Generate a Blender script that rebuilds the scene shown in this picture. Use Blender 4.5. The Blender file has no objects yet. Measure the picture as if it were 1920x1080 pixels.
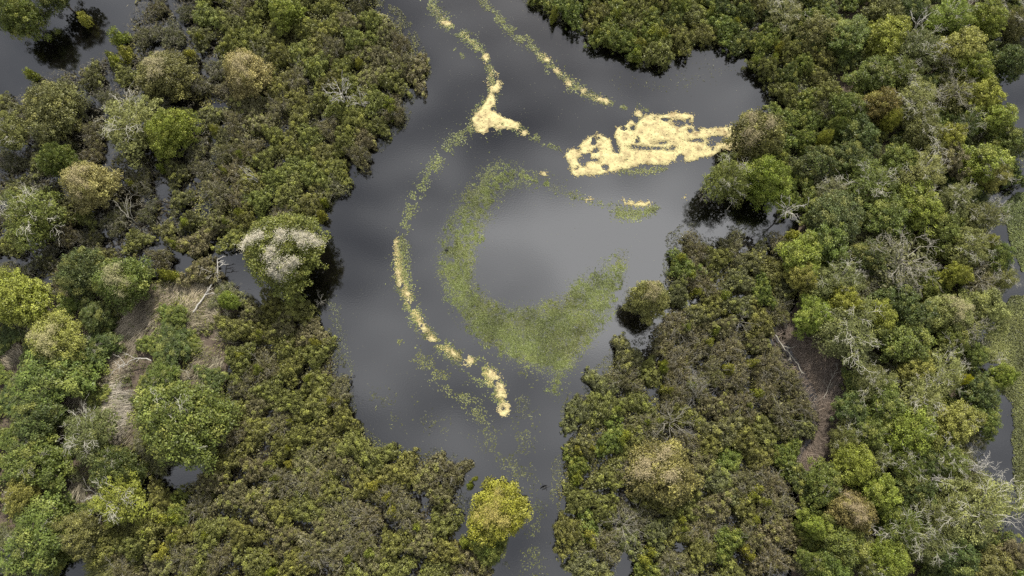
import bpy, math, random
import numpy as np
from mathutils import Vector

random.seed(7)
RNG = np.random.default_rng(7)
S = bpy.context.scene
COL = S.collection

# ------------------------------------------------------------------ camera
CAM_H = 80.0
TILT = math.radians(15.0)
FPX = 1280.0                                   # focal length in photo pixels (24 mm on 36 mm)
cam_d = bpy.data.cameras.new('camera')
cam_d.lens = 24.0
cam_d.sensor_width = 36.0
cam_d.clip_end = 6000.0
cam = bpy.data.objects.new('camera', cam_d)
cam.location = (0, 0, CAM_H)
cam.rotation_euler = (TILT, 0, 0)
COL.objects.link(cam)
S.camera = cam

# ------------------------------------------------------------------ light
SUN_EL, SUN_AZ = math.radians(44), math.radians(6)      # azimuth from +Y (top of the photograph)
CLOUD_LO, CLOUD_HI = 1.35, 14.0
world = bpy.data.worlds.new('World')
S.world = world
world.use_nodes = True
wt = world.node_tree
wt.nodes.clear()
def wn(t, **kw):
    n = wt.nodes.new(t)
    for k, v in kw.items():
        setattr(n, k, v)
    return n
w_out = wn('ShaderNodeOutputWorld')
w_bg = wn('ShaderNodeBackground')
w_bg.inputs['Strength'].default_value = 0.13
sky = wn('ShaderNodeTexSky', sky_type='NISHITA')
sky.sun_disc = False
sky.sun_elevation = SUN_EL
sky.sun_rotation = SUN_AZ
w_tc = wn('ShaderNodeTexCoord')
w_sep = wn('ShaderNodeSeparateXYZ')
wt.links.new(w_tc.outputs['Generated'], w_sep.inputs[0])
w_max = wn('ShaderNodeMath', operation='MAXIMUM')
w_max.inputs[1].default_value = 0.12
wt.links.new(w_sep.outputs['Z'], w_max.inputs[0])
w_comb = wn('ShaderNodeCombineXYZ')
for ax in 'XY':
    dv = wn('ShaderNodeMath', operation='DIVIDE')
    wt.links.new(w_sep.outputs[ax], dv.inputs[0])
    wt.links.new(w_max.outputs[0], dv.inputs[1])
    wt.links.new(dv.outputs[0], w_comb.inputs[ax])
w_map = wn('ShaderNodeMapping')
w_map.inputs['Location'].default_value = (3.0, 1.7, 0.4)
wt.links.new(w_comb.outputs[0], w_map.inputs['Vector'])
w_wn = wn('ShaderNodeTexNoise'); w_wn.inputs['Scale'].default_value = 7.0; w_wn.inputs['Detail'].default_value = 3.0
wt.links.new(w_comb.outputs[0], w_wn.inputs['Vector'])
w_ws = wn('ShaderNodeVectorMath', operation='MULTIPLY_ADD')
w_ws.inputs[1].default_value = (0.16, 0.16, 0); w_ws.inputs[2].default_value = (-0.08, -0.08, 0)
wt.links.new(w_wn.outputs['Color'], w_ws.inputs[0])
w_warp = wn('ShaderNodeVectorMath', operation='ADD')
wt.links.new(w_comb.outputs[0], w_warp.inputs[0]); wt.links.new(w_ws.outputs[0], w_warp.inputs[1])
w_no = wn('ShaderNodeTexNoise')
w_no.inputs['Scale'].default_value = 3.4
w_no.inputs['Detail'].default_value = 4.0
w_no.inputs['Roughness'].default_value = 0.5
w_no.inputs['Distortion'].default_value = 0.3
wt.links.new(w_map.outputs[0], w_no.inputs['Vector'])
w_mr = wn('ShaderNodeMapRange', interpolation_type='SMOOTHSTEP')
w_mr.inputs['From Min'].default_value = 0.30
w_mr.inputs['From Max'].default_value = 0.80
w_mr.inputs['To Min'].default_value = 0.05
w_mr.inputs['To Max'].default_value = 0.30
wt.links.new(w_no.outputs['Fac'], w_mr.inputs['Value'])
# the cloud banks whose mirror image lies on the lake: (x, y) / z of the sky direction, size, brightness
w_n2m = wn('ShaderNodeMapping'); w_n2m.inputs['Rotation'].default_value = (0, 0, 0.35); w_n2m.inputs['Scale'].default_value = (1.0, 2.4, 1.0)
wt.links.new(w_warp.outputs[0], w_n2m.inputs['Vector'])
w_n2 = wn('ShaderNodeTexNoise'); w_n2.inputs['Scale'].default_value = 8.0; w_n2.inputs['Detail'].default_value = 5.0; w_n2.inputs['Roughness'].default_value = 0.5
wt.links.new(w_n2m.outputs[0], w_n2.inputs['Vector'])
w_n2r = wn('ShaderNodeMapRange'); w_n2r.inputs['From Min'].default_value = 0.3; w_n2r.inputs['From Max'].default_value = 0.7
w_n2r.inputs['To Min'].default_value = -0.10; w_n2r.inputs['To Max'].default_value = 0.26
wt.links.new(w_n2.outputs['Fac'], w_n2r.inputs['Value'])
w_a0 = wn('ShaderNodeMath', operation='ADD')
wt.links.new(w_mr.outputs[0], w_a0.inputs[0]); wt.links.new(w_n2r.outputs[0], w_a0.inputs[1])
w_acc = w_a0.outputs[0]
for (bx, by, ba, bb, bw) in ((0.08, 0.31, 0.24, 0.14, 0.34), (0.19, 0.37, 0.19, 0.12, 0.62), (0.21, 0.25, 0.17, 0.14, 0.62), (-0.05, 0.32, 0.07, 0.06, 0.38), (0.06, 0.38, 0.10, 0.07, 0.22), (-0.19, 0.18, 0.10, 0.09, 0.20),
                             (0.03, 0.05, 0.20, 0.14, 0.16), (0.36, 0.60, 0.12, 0.10, 0.16), (-0.20, 0.74, 0.13, 0.12, -0.16), (0.08, 0.20, 0.13, 0.07, 0.20), (0.08, 0.315, 0.16, 0.02, -0.10), (0.02, 0.30, 0.09, 0.05, 0.06)):
    sb = wn('ShaderNodeVectorMath', operation='SUBTRACT'); sb.inputs[1].default_value = (bx, by, 0)
    wt.links.new(w_warp.outputs[0], sb.inputs[0])
    dv = wn('ShaderNodeVectorMath', operation='DIVIDE'); dv.inputs[1].default_value = (ba, bb, 1)
    wt.links.new(sb.outputs[0], dv.inputs[0])
    ln = wn('ShaderNodeVectorMath', operation='LENGTH'); wt.links.new(dv.outputs[0], ln.inputs[0])
    mm = wn('ShaderNodeMapRange', interpolation_type='SMOOTHSTEP')
    mm.inputs['From Max'].default_value = 1.5; mm.inputs['To Min'].default_value = bw; mm.inputs['To Max'].default_value = 0.0
    wt.links.new(ln.outputs['Value'], mm.inputs['Value'])
    ad = wn('ShaderNodeMath', operation='ADD')
    wt.links.new(w_acc, ad.inputs[0]); wt.links.new(mm.outputs[0], ad.inputs[1])
    w_acc = ad.outputs[0]
w_cl = wn('ShaderNodeMix', data_type='RGBA')
w_cl.inputs['A'].default_value = (CLOUD_LO * 0.95, CLOUD_LO, CLOUD_LO * 1.18, 1)
w_cl.inputs['B'].default_value = (CLOUD_HI, CLOUD_HI * 1.0, CLOUD_HI * 1.0, 1)
wt.links.new(w_acc, w_cl.inputs['Factor'])
w_mix = wn('ShaderNodeMix', data_type='RGBA')
w_mix.inputs['Factor'].default_value = 0.85          # a nearly closed, thin bright cloud layer
wt.links.new(sky.outputs[0], w_mix.inputs['A'])
wt.links.new(w_cl.outputs['Result'], w_mix.inputs['B'])
wt.links.new(w_mix.outputs['Result'], w_bg.inputs['Color'])
wt.links.new(w_bg.outputs[0], w_out.inputs[0])

sun_d = bpy.data.lights.new('sun', 'SUN')
sun_d.energy = 5.0
sun_d.angle = math.radians(1.5)
sun_d.color = (1.0, 0.95, 0.86)
sun = bpy.data.objects.new('sun', sun_d)
sdir = Vector((math.sin(SUN_AZ) * math.cos(SUN_EL), math.cos(SUN_AZ) * math.cos(SUN_EL), math.sin(SUN_EL)))
sun.rotation_euler = sdir.to_track_quat('Z', 'Y').to_euler()
sun.location = sdir * 200
COL.objects.link(sun)

S.view_settings.view_transform = 'Standard'
S.view_settings.look = 'None'
S.view_settings.exposure = 0.5
S.view_settings.gamma = 1.0
S.view_settings.use_curve_mapping = False
S.render.engine = 'CYCLES'
S.cycles.use_denoising = False
S.cycles.max_bounces = 6
S.cycles.diffuse_bounces = 3
S.cycles.transmission_bounces = 3

# ------------------------------------------------------------------ picking points on the photograph
CT, ST = math.cos(TILT), math.sin(TILT)
def at(px, py, z=0.0):
    """world XY of the photo pixel (1920 x 1080) on the level plane z"""
    u = (np.asarray(px, float) - 960.0) / FPX
    v = (540.0 - np.asarray(py, float)) / FPX
    dx, dy, dz = u, v * CT + ST, v * ST - CT
    t = (z - CAM_H) / dz
    return dx * t, dy * t
def pix(x, y, z=0.0):
    x = np.asarray(x, float); y = np.asarray(y, float); h = np.asarray(z, float) - CAM_H
    cy = y * CT + h * ST
    cz = y * ST - h * CT
    return 960 + FPX * x / cz, 540 - FPX * cy / cz
def px_m(px, py, z=0.0):
    x0, _ = at(px, py, z); x1, _ = at(px + 1, py, z)
    return float(x1 - x0)

# ------------------------------------------------------------------ noise and polygons in numpy
def _hash(ix, iy, seed):
    n = (ix.astype(np.int64) * 374761393 + iy.astype(np.int64) * 668265263 + seed * 1442695041) & 0xffffffff
    n = ((n ^ (n >> 13)) * 1274126177) & 0xffffffff
    return ((n ^ (n >> 16)) & 0xffff) / 65535.0
def vnoise(x, y, seed=0):
    ix = np.floor(x); iy = np.floor(y)
    fx = x - ix; fy = y - iy
    fx = fx * fx * (3 - 2 * fx); fy = fy * fy * (3 - 2 * fy)
    a = _hash(ix, iy, seed); b = _hash(ix + 1, iy, seed); c = _hash(ix, iy + 1, seed); d = _hash(ix + 1, iy + 1, seed)
    return (a * (1 - fx) + b * fx) * (1 - fy) + (c * (1 - fx) + d * fx) * fy
def fbm(x, y, sc, octv=4, seed=0):
    s = 0; amp = 1; tot = 0
    for k in range(octv):
        s = s + amp * vnoise(x * sc * 2 ** k + 17.3 * k, y * sc * 2 ** k - 9.1 * k, seed + k)
        tot += amp; amp *= 0.5
    return s / tot
def inside(poly, x, y):
    x = np.asarray(x, float); y = np.asarray(y, float)
    c = np.zeros(x.shape, bool)
    n = len(poly)
    for i in range(n):
        x0, y0 = poly[i]; x1, y1 = poly[(i + 1) % n]
        cond = (y0 > y) != (y1 > y)
        c ^= cond & (x < (x1 - x0) * (y - y0) / ((y1 - y0) if y1 != y0 else 1e-9) + x0)
    return c
def dist_line(pts, x, y, closed=False):
    x = np.asarray(x, float); y = np.asarray(y, float)
    d = np.full(x.shape, 1e9)
    n = len(pts)
    for i in range(n if closed else n - 1):
        x0, y0 = pts[i][:2]; x1, y1 = pts[(i + 1) % n][:2]
        vx, vy = x1 - x0, y1 - y0
        t = np.clip(((x - x0) * vx + (y - y0) * vy) / (vx * vx + vy * vy + 1e-9), 0, 1)
        d = np.minimum(d, np.hypot(x - x0 - t * vx, y - y0 - t * vy))
    return d
def sdist(poly, x, y):
    """positive inside"""
    return np.where(inside(poly, x, y), 1, -1) * dist_line(poly, x, y, True)

LAKE = [(700,-60),(703,5),(735,22),(758,45),(775,75),(790,100),(800,138),(785,152),(770,172),(760,202),(750,230),(728,246),
        (722,264),(700,285),(680,310),(655,331),(630,355),(607,380),(600,400),(585,420),(560,440),(545,480),(540,520),(545,548),(562,570),(590,588),(602,612),
        (622,642),(636,682),(646,720),(656,752),(661,790),(690,820),(720,845),(760,852),(800,848),(835,850),(862,872),(874,900),
        (870,930),(860,960),(865,1000),(880,1030),(938,1042),(950,1075),(955,1140),(1100,1140),(1090,1080),(1068,1040),(1050,1020),
        (1045,990),(1058,960),(1040,930),(1046,900),(1045,870),(1064,850),(1066,800),(1062,770),(1076,745),(1110,730),(1120,705),
        (1140,690),(1155,662),(1185,647),(1215,640),(1245,626),(1250,600),(1245,560),(1240,535),(1250,510),(1252,490),(1263,470),(1260,450),
        (1278,430),(1300,432),(1318,452),(1345,455),(1365,436),(1395,425),(1425,440),(1440,472),(1462,420),(1472,390),(1450,360),
        (1440,300),(1440,250),(1445,205),(1446,180),(1438,150),(1420,135),(1408,115),(1390,92),(1365,85),(1330,85),(1295,96),(1260,102),
        (1242,122),(1230,112),(1195,116),(1165,92),(1130,80),(1110,64),(1100,46),(1060,40),(1030,20),(985,0),(960,-60)]
POND_NW = [(-80,40),(40,62),(95,-30),(245,-30),(235,75),(175,112),(60,142),(45,175),(-80,200)]
POND_W = [(372,474),(405,446),(450,466),(448,506),(392,510)]
POND_SW = [(100,1140),(118,1046),(158,1028),(196,1046),(190,1140)]
POND_S = [(1150,1140),(1155,1075),(1170,1045),(1180,1060),(1170,1140)]
POND_L = [(300,895),(320,865),(345,868),(370,895),(340,905)]
EAST = [(1930,100),(1895,120),(1855,110),(1850,165),(1885,200),(1890,240),(1915,260),(1925,340),(1850,400),(1862,440),(1885,470),(1900,560),(1880,610),
        (1845,640),(1820,665),(1850,720),(1880,780),(1845,800),(1835,850),(1860,900),(1890,950),(1900,1000),(1890,1040),(2100,1060),(2100,100)]
WATERS = [LAKE, POND_NW, POND_W, POND_SW, POND_S, POND_L, EAST]
LAND_W = [(-90,540),(60,515),(130,555),(200,590),(250,545),(330,530),(400,530),(455,570),(450,640),(430,720),(420,800),(330,850),
          (235,850),(255,930),(230,985),(160,1010),(60,1020),(-90,1010)]
LAND_E = [(1510,-60),(1540,60),(1530,140),(1560,200),(1600,260),(1530,330),(1500,370),(1490,430),(1480,500),(1490,560),(1458,610),(1470,650),
          (1500,700),(1525,745),(1530,800),(1495,850),(1488,900),(1482,1000),(1470,1140),(1890,1140),(1880,1000),(1840,900),(1815,800),
          (1830,700),(1815,640),(1840,560),(1850,450),(1830,400),(1860,330),(1870,240),(1835,150),(1850,60),(1850,-60)]
TRAIL = [(1450,604),(1492,632),(1535,672),(1592,694),(1596,735),(1562,778),(1548,825),(1582,846),(1584,866),(1545,876),(1504,870),(1502,920),
         (1499,990),(1496,1072),(1474,1072),(1480,960),(1487,880),(1500,845),(1528,802),(1518,745),(1500,705),(1466,656)]
CLEAR_W = [[(228,610),(250,575),(285,535),(330,528),(345,545),(318,585),(285,612),(262,650),(248,690),(240,720),(205,720),(198,680),(212,650)],
           [(200,720),(244,715),(256,760),(242,800),(232,855),(198,840),(184,765)],
           [(336,550),(380,530),(412,555),(408,605),(378,640),(345,615)],
           [(70,560),(110,545),(120,600),(80,625),(55,640)],
           [(300,690),(350,685),(365,705),(335,725),(305,715)],
           [(0,650),(40,640),(48,670),(20,690),(0,690)],
           [(90,770),(150,745),(175,770),(130,800)],
           [(140,890),(165,880),(165,930),(130,930)]]
def ground_h(x, y):
    """height of the ground sheet: lake bed about -0.9, firm land about +0.25"""
    px, py = pix(x, y, 0)
    d = np.maximum(sdist(LAND_W, px, py), sdist(LAND_E, px, py))
    for w in (POND_L, POND_SW):
        d = np.minimum(d, -sdist(w, px, py))
    f = np.clip((d + 14) / 30.0, 0, 1)
    f = f * f * (3 - 2 * f)
    return -0.9 + f * 1.12 + (fbm(np.asarray(x, float), np.asarray(y, float), 0.35, 3, 5) - 0.5) * 0.22 * f
def gh(x, y):
    return float(ground_h(np.array([x]), np.array([y]))[0])

# ------------------------------------------------------------------ object helpers
def link(o, parent=None):
    COL.objects.link(o)
    if parent is not None:
        o.parent = parent
    return o
def obj(name, me, parent=None, color=None):
    o = bpy.data.objects.new(name, me)
    if color is not None:
        o.color = (color[0], color[1], color[2], 1)
    return link(o, parent)
def tag(o, label=None, cat=None, group=None, kind=None):
    if label: o['label'] = label
    if cat: o['category'] = cat
    if group: o['group'] = group
    if kind: o['kind'] = kind
    return o
def empty(name, loc, rz=0.0, sc=(1, 1, 1), rx=0.0, ry=0.0):
    o = bpy.data.objects.new(name, None)
    o.empty_display_size = 0.3
    o.location = loc
    o.rotation_euler = (rx, ry, rz)
    o.scale = sc
    return link(o)
def np_mesh(name, V, F, mat, attrs=None, smooth=False):
    """V (n,3); F (m,k) all faces with k corners"""
    me = bpy.data.meshes.new(name)
    n, (m, k) = len(V), F.shape
    me.vertices.add(n)
    me.vertices.foreach_set('co', np.ascontiguousarray(V, np.float32).ravel())
    me.loops.add(m * k)
    me.loops.foreach_set('vertex_index', np.ascontiguousarray(F, np.int32).ravel())
    me.polygons.add(m)
    me.polygons.foreach_set('loop_start', np.arange(0, m * k, k, dtype=np.int32))
    if smooth:
        me.polygons.foreach_set('use_smooth', np.ones(m, bool))
    for nm, a in (attrs or {}).items():
        at_ = me.attributes.new(nm, 'FLOAT', 'FACE')
        at_.data.foreach_set('value', np.ascontiguousarray(a, np.float32))
    me.update(calc_edges=True)
    me.materials.append(mat)
    return me
def norm(a):
    return a / (np.linalg.norm(a, axis=1, keepdims=True) + 1e-9)
def leaves(P, N, T, L, W):
    """rhombus leaves: centres P, normals N, rough long directions T, lengths L, widths W"""
    N = norm(N)
    T = norm(T - N * np.sum(T * N, axis=1, keepdims=True))
    Sd = np.cross(N, T)
    L = L[:, None] * 0.5; W = W[:, None] * 0.5
    V = np.stack([P - T * L, P + Sd * W + T * L * 0.15, P + T * L - N * L * 0.25, P - Sd * W + T * L * 0.15], 1).reshape(-1, 3)
    F = np.arange(len(P) * 4).reshape(-1, 4)
    return V, F
def tubes(paths, sides=5):
    """paths: list of (points, radii) -> V, F (quads)"""
    Vs, Fs, base = [], [], 0
    for pts, rad in paths:
        P = np.array(pts, float); n = len(P)
        T = norm(np.gradient(P, axis=0))
        ref = np.tile(np.array([[0.31, 0.17, 0.93]]), (n, 1))
        ref[np.abs(T[:, 2]) > 0.9] = (1, 0.1, 0.05)
        A = norm(np.cross(T, ref)); B = np.cross(T, A)
        an = np.arange(sides) * 2 * math.pi / sides
        ring = P[:, None, :] + (A[:, None, :] * np.cos(an)[None, :, None] + B[:, None, :] * np.sin(an)[None, :, None]) * np.array(rad)[:, None, None]
        Vs.append(ring.reshape(-1, 3))
        i = np.arange(n - 1)[:, None] * sides; j = np.arange(sides)[None, :]; j2 = (j + 1) % sides
        Fs.append((np.stack([i + j, i + j2, i + sides + j2, i + sides + j], -1).reshape(-1, 4)) + base)
        base += n * sides
    return np.concatenate(Vs), np.concatenate(Fs)

# ------------------------------------------------------------------ materials
def new_mat(name):
    m = bpy.data.materials.new(name)
    m.use_nodes = True
    nt = m.node_tree
    nt.nodes.clear()
    out = nt.nodes.new('ShaderNodeOutputMaterial')
    return m, nt, out
def N_(nt, t, **kw):
    n = nt.nodes.new(t)
    for k, v in kw.items():
        setattr(n, k, v)
    return n
def leaf_material(name, yellow=(0.31, 0.30, 0.070), transl=0.14, rough=0.5, amt=0.45):
    """object colour x per-leaf brightness, some leaves turning to a second tint"""
    m, nt, out = new_mat(name)
    oi = N_(nt, 'ShaderNodeObjectInfo')
    va = N_(nt, 'ShaderNodeAttribute', attribute_name='var')
    hu = N_(nt, 'ShaderNodeAttribute', attribute_name='hue')
    hm = N_(nt, 'ShaderNodeMath', operation='MULTIPLY'); hm.inputs[1].default_value = amt
    nt.links.new(hu.outputs['Fac'], hm.inputs[0])
    mx = N_(nt, 'ShaderNodeMix', data_type='RGBA')
    nt.links.new(hm.outputs[0], mx.inputs['Factor'])
    nt.links.new(oi.outputs['Color'], mx.inputs['A'])
    mx.inputs['B'].default_value = (*yellow, 1)
    mr = N_(nt, 'ShaderNodeMapRange'); mr.inputs['To Min'].default_value = 0.36; mr.inputs['To Max'].default_value = 1.85
    nt.links.new(va.outputs['Fac'], mr.inputs['Value'])
    hs = N_(nt, 'ShaderNodeHueSaturation')
    rr = N_(nt, 'ShaderNodeMapRange'); rr.inputs['To Min'].default_value = 0.488; rr.inputs['To Max'].default_value = 0.512
    nt.links.new(oi.outputs['Random'], rr.inputs['Value'])
    nt.links.new(rr.outputs[0], hs.inputs['Hue'])
    nt.links.new(mr.outputs[0], hs.inputs['Value'])
    nt.links.new(mx.outputs['Result'], hs.inputs['Color'])
    bs = N_(nt, 'ShaderNodeBsdfPrincipled')
    bs.inputs['Roughness'].default_value = rough
    bs.inputs['Specular IOR Level'].default_value = 0.3
    nt.links.new(hs.outputs[0], bs.inputs['Base Color'])
    tr = N_(nt, 'ShaderNodeBsdfTranslucent')
    nt.links.new(hs.outputs[0], tr.inputs['Color'])
    ms = N_(nt, 'ShaderNodeMixShader'); ms.inputs[0].default_value = transl
    nt.links.new(bs.outputs[0], ms.inputs[1]); nt.links.new(tr.outputs[0], ms.inputs[2])
    nt.links.new(ms.outputs[0], out.inputs[0])
    return m
M_LEAF = leaf_material('leaf')
M_SHRUB = leaf_material('shrub_leaf', yellow=(0.285, 0.295, 0.062), amt=0.68)
M_STRAW = leaf_material('straw', yellow=(0.26, 0.20, 0.12), transl=0.1, rough=0.8, amt=0.5)
M_WEED = leaf_material('water_weed', yellow=(0.17, 0.175, 0.05), transl=0.05, rough=0.5, amt=0.5)
def bark(name, ca, cb):
    m, nt, out = new_mat(name)
    tc = N_(nt, 'ShaderNodeTexCoord')
    no = N_(nt, 'ShaderNodeTexNoise'); no.inputs['Scale'].default_value = 5.0; no.inputs['Detail'].default_value = 5.0
    nt.links.new(tc.outputs['Object'], no.inputs['Vector'])
    mx = N_(nt, 'ShaderNodeMix', data_type='RGBA'); mx.inputs['A'].default_value = (*ca, 1); mx.inputs['B'].default_value = (*cb, 1)
    nt.links.new(no.outputs['Fac'], mx.inputs['Factor'])
    bs = N_(nt, 'ShaderNodeBsdfPrincipled'); bs.inputs['Roughness'].default_value = 0.85
    nt.links.new(mx.outputs['Result'], bs.inputs['Base Color'])
    bp = N_(nt, 'ShaderNodeBump'); bp.inputs['Distance'].default_value = 0.03
    nt.links.new(no.outputs['Fac'], bp.inputs['Height']); nt.links.new(bp.outputs[0], bs.inputs['Normal'])
    nt.links.new(bs.outputs[0], out.inputs[0])
    return m
M_BARK = bark('bark', (0.05, 0.04, 0.03), (0.12, 0.095, 0.07))
M_PALE = bark('pale_bark', (0.30, 0.28, 0.22), (0.62, 0.60, 0.50))
M_GREYBARK = bark('grey_bark', (0.17, 0.155, 0.12), (0.36, 0.34, 0.28))
M_WHITE = bark('bleached_wood', (0.22, 0.205, 0.17), (0.60, 0.575, 0.52))

def water_material():
    m, nt, out = new_mat('lake_water')
    tc = N_(nt, 'ShaderNodeTexCoord')
    no = N_(nt, 'ShaderNodeTexNoise'); no.inputs['Scale'].default_value = 5.5; no.inputs['Detail'].default_value = 3.0
    n2 = N_(nt, 'ShaderNodeTexNoise'); n2.inputs['Scale'].default_value = 0.35; n2.inputs['Detail'].default_value = 3.0
    nt.links.new(tc.outputs['Object'], no.inputs['Vector']); nt.links.new(tc.outputs['Object'], n2.inputs['Vector'])
    bp = N_(nt, 'ShaderNodeBump'); bp.inputs['Strength'].default_value = 0.10; bp.inputs['Distance'].default_value = 0.02
    nt.links.new(no.outputs['Fac'], bp.inputs['Height'])
    mx = N_(nt, 'ShaderNodeMix', data_type='RGBA')
    mx.inputs['A'].default_value = (0.0016, 0.0015, 0.0014, 1); mx.inputs['B'].default_value = (0.0034, 0.0030, 0.0024, 1)
    nt.links.new(n2.outputs['Fac'], mx.inputs['Factor'])
    bs = N_(nt, 'ShaderNodeBsdfPrincipled')
    bs.inputs['Roughness'].default_value = 0.06
    bs.inputs['IOR'].default_value = 2.05
    nt.links.new(mx.outputs['Result'], bs.inputs['Base Color'])
    nt.links.new(bp.outputs[0], bs.inputs['Normal'])
    nt.links.new(bs.outputs[0], out.inputs[0])
    return m
def ground_material():
    m, nt, out = new_mat('leaf_litter')
    tc = N_(nt, 'ShaderNodeTexCoord')
    no = N_(nt, 'ShaderNodeTexNoise'); no.inputs['Scale'].default_value = 0.9; no.inputs['Detail'].default_value = 8.0; no.inputs['Roughness'].default_value = 0.7
    n2 = N_(nt, 'ShaderNodeTexNoise'); n2.inputs['Scale'].default_value = 14.0; n2.inputs['Detail'].default_value = 4.0
    nt.links.new(tc.outputs['Object'], no.inputs['Vector']); nt.links.new(tc.outputs['Object'], n2.inputs['Vector'])
    cr = N_(nt, 'ShaderNodeValToRGB')
    cr.color_ramp.elements[0].position = 0.3; cr.color_ramp.elements[0].color = (0.045, 0.034, 0.024, 1)
    cr.color_ramp.elements[1].position = 0.72; cr.color_ramp.elements[1].color = (0.13, 0.098, 0.072, 1)
    nt.links.new(no.outputs['Fac'], cr.inputs[0])
    mx = N_(nt, 'ShaderNodeMix', data_type='RGBA', blend_type='MULTIPLY'); mx.inputs['Factor'].default_value = 0.6
    nt.links.new(cr.outputs[0], mx.inputs['A']); nt.links.new(n2.outputs['Fac'], mx.inputs['B'])
    hs = N_(nt, 'ShaderNodeHueSaturation'); hs.inputs['Value'].default_value = 1.5
    nt.links.new(mx.outputs['Result'], hs.inputs['Color'])
    bs = N_(nt, 'ShaderNodeBsdfPrincipled'); bs.inputs['Roughness'].default_value = 0.95
    nt.links.new(hs.outputs[0], bs.inputs['Base Color'])
    bp = N_(nt, 'ShaderNodeBump'); bp.inputs['Distance'].default_value = 0.06
    nt.links.new(n2.outputs['Fac'], bp.inputs['Height']); nt.links.new(bp.outputs[0], bs.inputs['Normal'])
    nt.links.new(bs.outputs[0], out.inputs[0])
    return m
def mat_material():
    m, nt, out = new_mat('floating_mat_growth')
    tc = N_(nt, 'ShaderNodeTexCoord')
    no = N_(nt, 'ShaderNodeTexNoise'); no.inputs['Scale'].default_value = 0.8; no.inputs['Detail'].default_value = 6.0; no.inputs['Roughness'].default_value = 0.65
    nt.links.new(tc.outputs['Object'], no.inputs['Vector'])
    cr = N_(nt, 'ShaderNodeValToRGB')
    e = cr.color_ramp.elements
    e[0].position = 0.34; e[0].color = (0.25, 0.185, 0.085, 1)
    e[1].position = 0.60; e[1].color = (0.52, 0.465, 0.225, 1)
    q = e.new(0.42); q.color = (0.38, 0.31, 0.155, 1)
    q = e.new(0.50); q.color = (0.47, 0.40, 0.195, 1)
    nt.links.new(no.outputs['Fac'], cr.inputs[0])
    va = N_(nt, 'ShaderNodeAttribute', attribute_name='var')
    mr = N_(nt, 'ShaderNodeMapRange'); mr.inputs['To Min'].default_value = 0.86; mr.inputs['To Max'].default_value = 1.12
    nt.links.new(va.outputs['Fac'], mr.inputs['Value'])
    hs = N_(nt, 'ShaderNodeHueSaturation')
    we = N_(nt, 'ShaderNodeAttribute', attribute_name='wet')
    wm = N_(nt, 'ShaderNodeMath', operation='MULTIPLY'); wm.inputs[1].default_value = 0.55
    nt.links.new(we.outputs['Fac'], wm.inputs[0])
    mw = N_(nt, 'ShaderNodeMix', data_type='RGBA'); mw.inputs['B'].default_value = (0.19, 0.165, 0.07, 1)
    nt.links.new(wm.outputs[0], mw.inputs['Factor']); nt.links.new(cr.outputs[0], mw.inputs['A'])
    nt.links.new(mr.outputs[0], hs.inputs['Value']); nt.links.new(mw.outputs['Result'], hs.inputs['Color'])
    bs = N_(nt, 'ShaderNodeBsdfPrincipled'); bs.inputs['Roughness'].default_value = 0.9
    nt.links.new(hs.outputs[0], bs.inputs['Base Color'])
    nt.links.new(bs.outputs[0], out.inputs[0])
    return m
def plain(name, c, rough=0.7):
    m, nt, out = new_mat(name)
    bs = N_(nt, 'ShaderNodeBsdfPrincipled'); bs.inputs['Base Color'].default_value = (*c, 1); bs.inputs['Roughness'].default_value = rough
    no = N_(nt, 'ShaderNodeTexNoise'); no.inputs['Scale'].default_value = 30
    bp = N_(nt, 'ShaderNodeBump'); bp.inputs['Distance'].default_value = 0.01
    nt.links.new(no.outputs['Fac'], bp.inputs['Height']); nt.links.new(bp.outputs[0], bs.inputs['Normal'])
    nt.links.new(bs.outputs[0], out.inputs[0])
    return m
M_WATER = water_material()
M_GROUND = ground_material()
M_MAT = mat_material()

# ------------------------------------------------------------------ the setting: ground and water
def axis(lo, hi, step, far):
    a = np.arange(lo, hi + step, step)
    g = []
    s = step * 2; v = 0
    while v < far:
        v += s; s *= 1.5; g.append(v)
    g = np.array(g)
    return np.concatenate([(a[0] - g)[::-1], a, a[-1] + g])
gx, gy = axis(-80, 80, 0.7, 2500), axis(-22, 68, 0.7, 2500)
GX, GY = np.meshgrid(gx, gy)
near = (np.abs(GX) < 90) & (GY > -30) & (GY < 75)
GZ = np.full(GX.shape, -0.9)
GZ[near] = ground_h(GX[near], GY[near])
ny, nx = GX.shape
idx = np.arange(nx * ny).reshape(ny, nx)
GF = np.stack([idx[:-1, :-1], idx[:-1, 1:], idx[1:, 1:], idx[1:, :-1]], -1).reshape(-1, 4)
tag(obj('ground', np_mesh('ground', np.stack([GX, GY, GZ], -1).reshape(-1, 3), GF, M_GROUND, smooth=True)), kind='structure')
wa = np.linspace(-2600, 2600, 27)
WX, WY = np.meshgrid(wa, wa)
idx = np.arange(27 * 27).reshape(27, 27)
WF = np.stack([idx[:-1, :-1], idx[:-1, 1:], idx[1:, 1:], idx[1:, :-1]], -1).reshape(-1, 4)
tag(obj('water', np_mesh('water', np.stack([WX, WY, np.zeros_like(WX)], -1).reshape(-1, 3), WF, M_WATER)), kind='structure')

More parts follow.
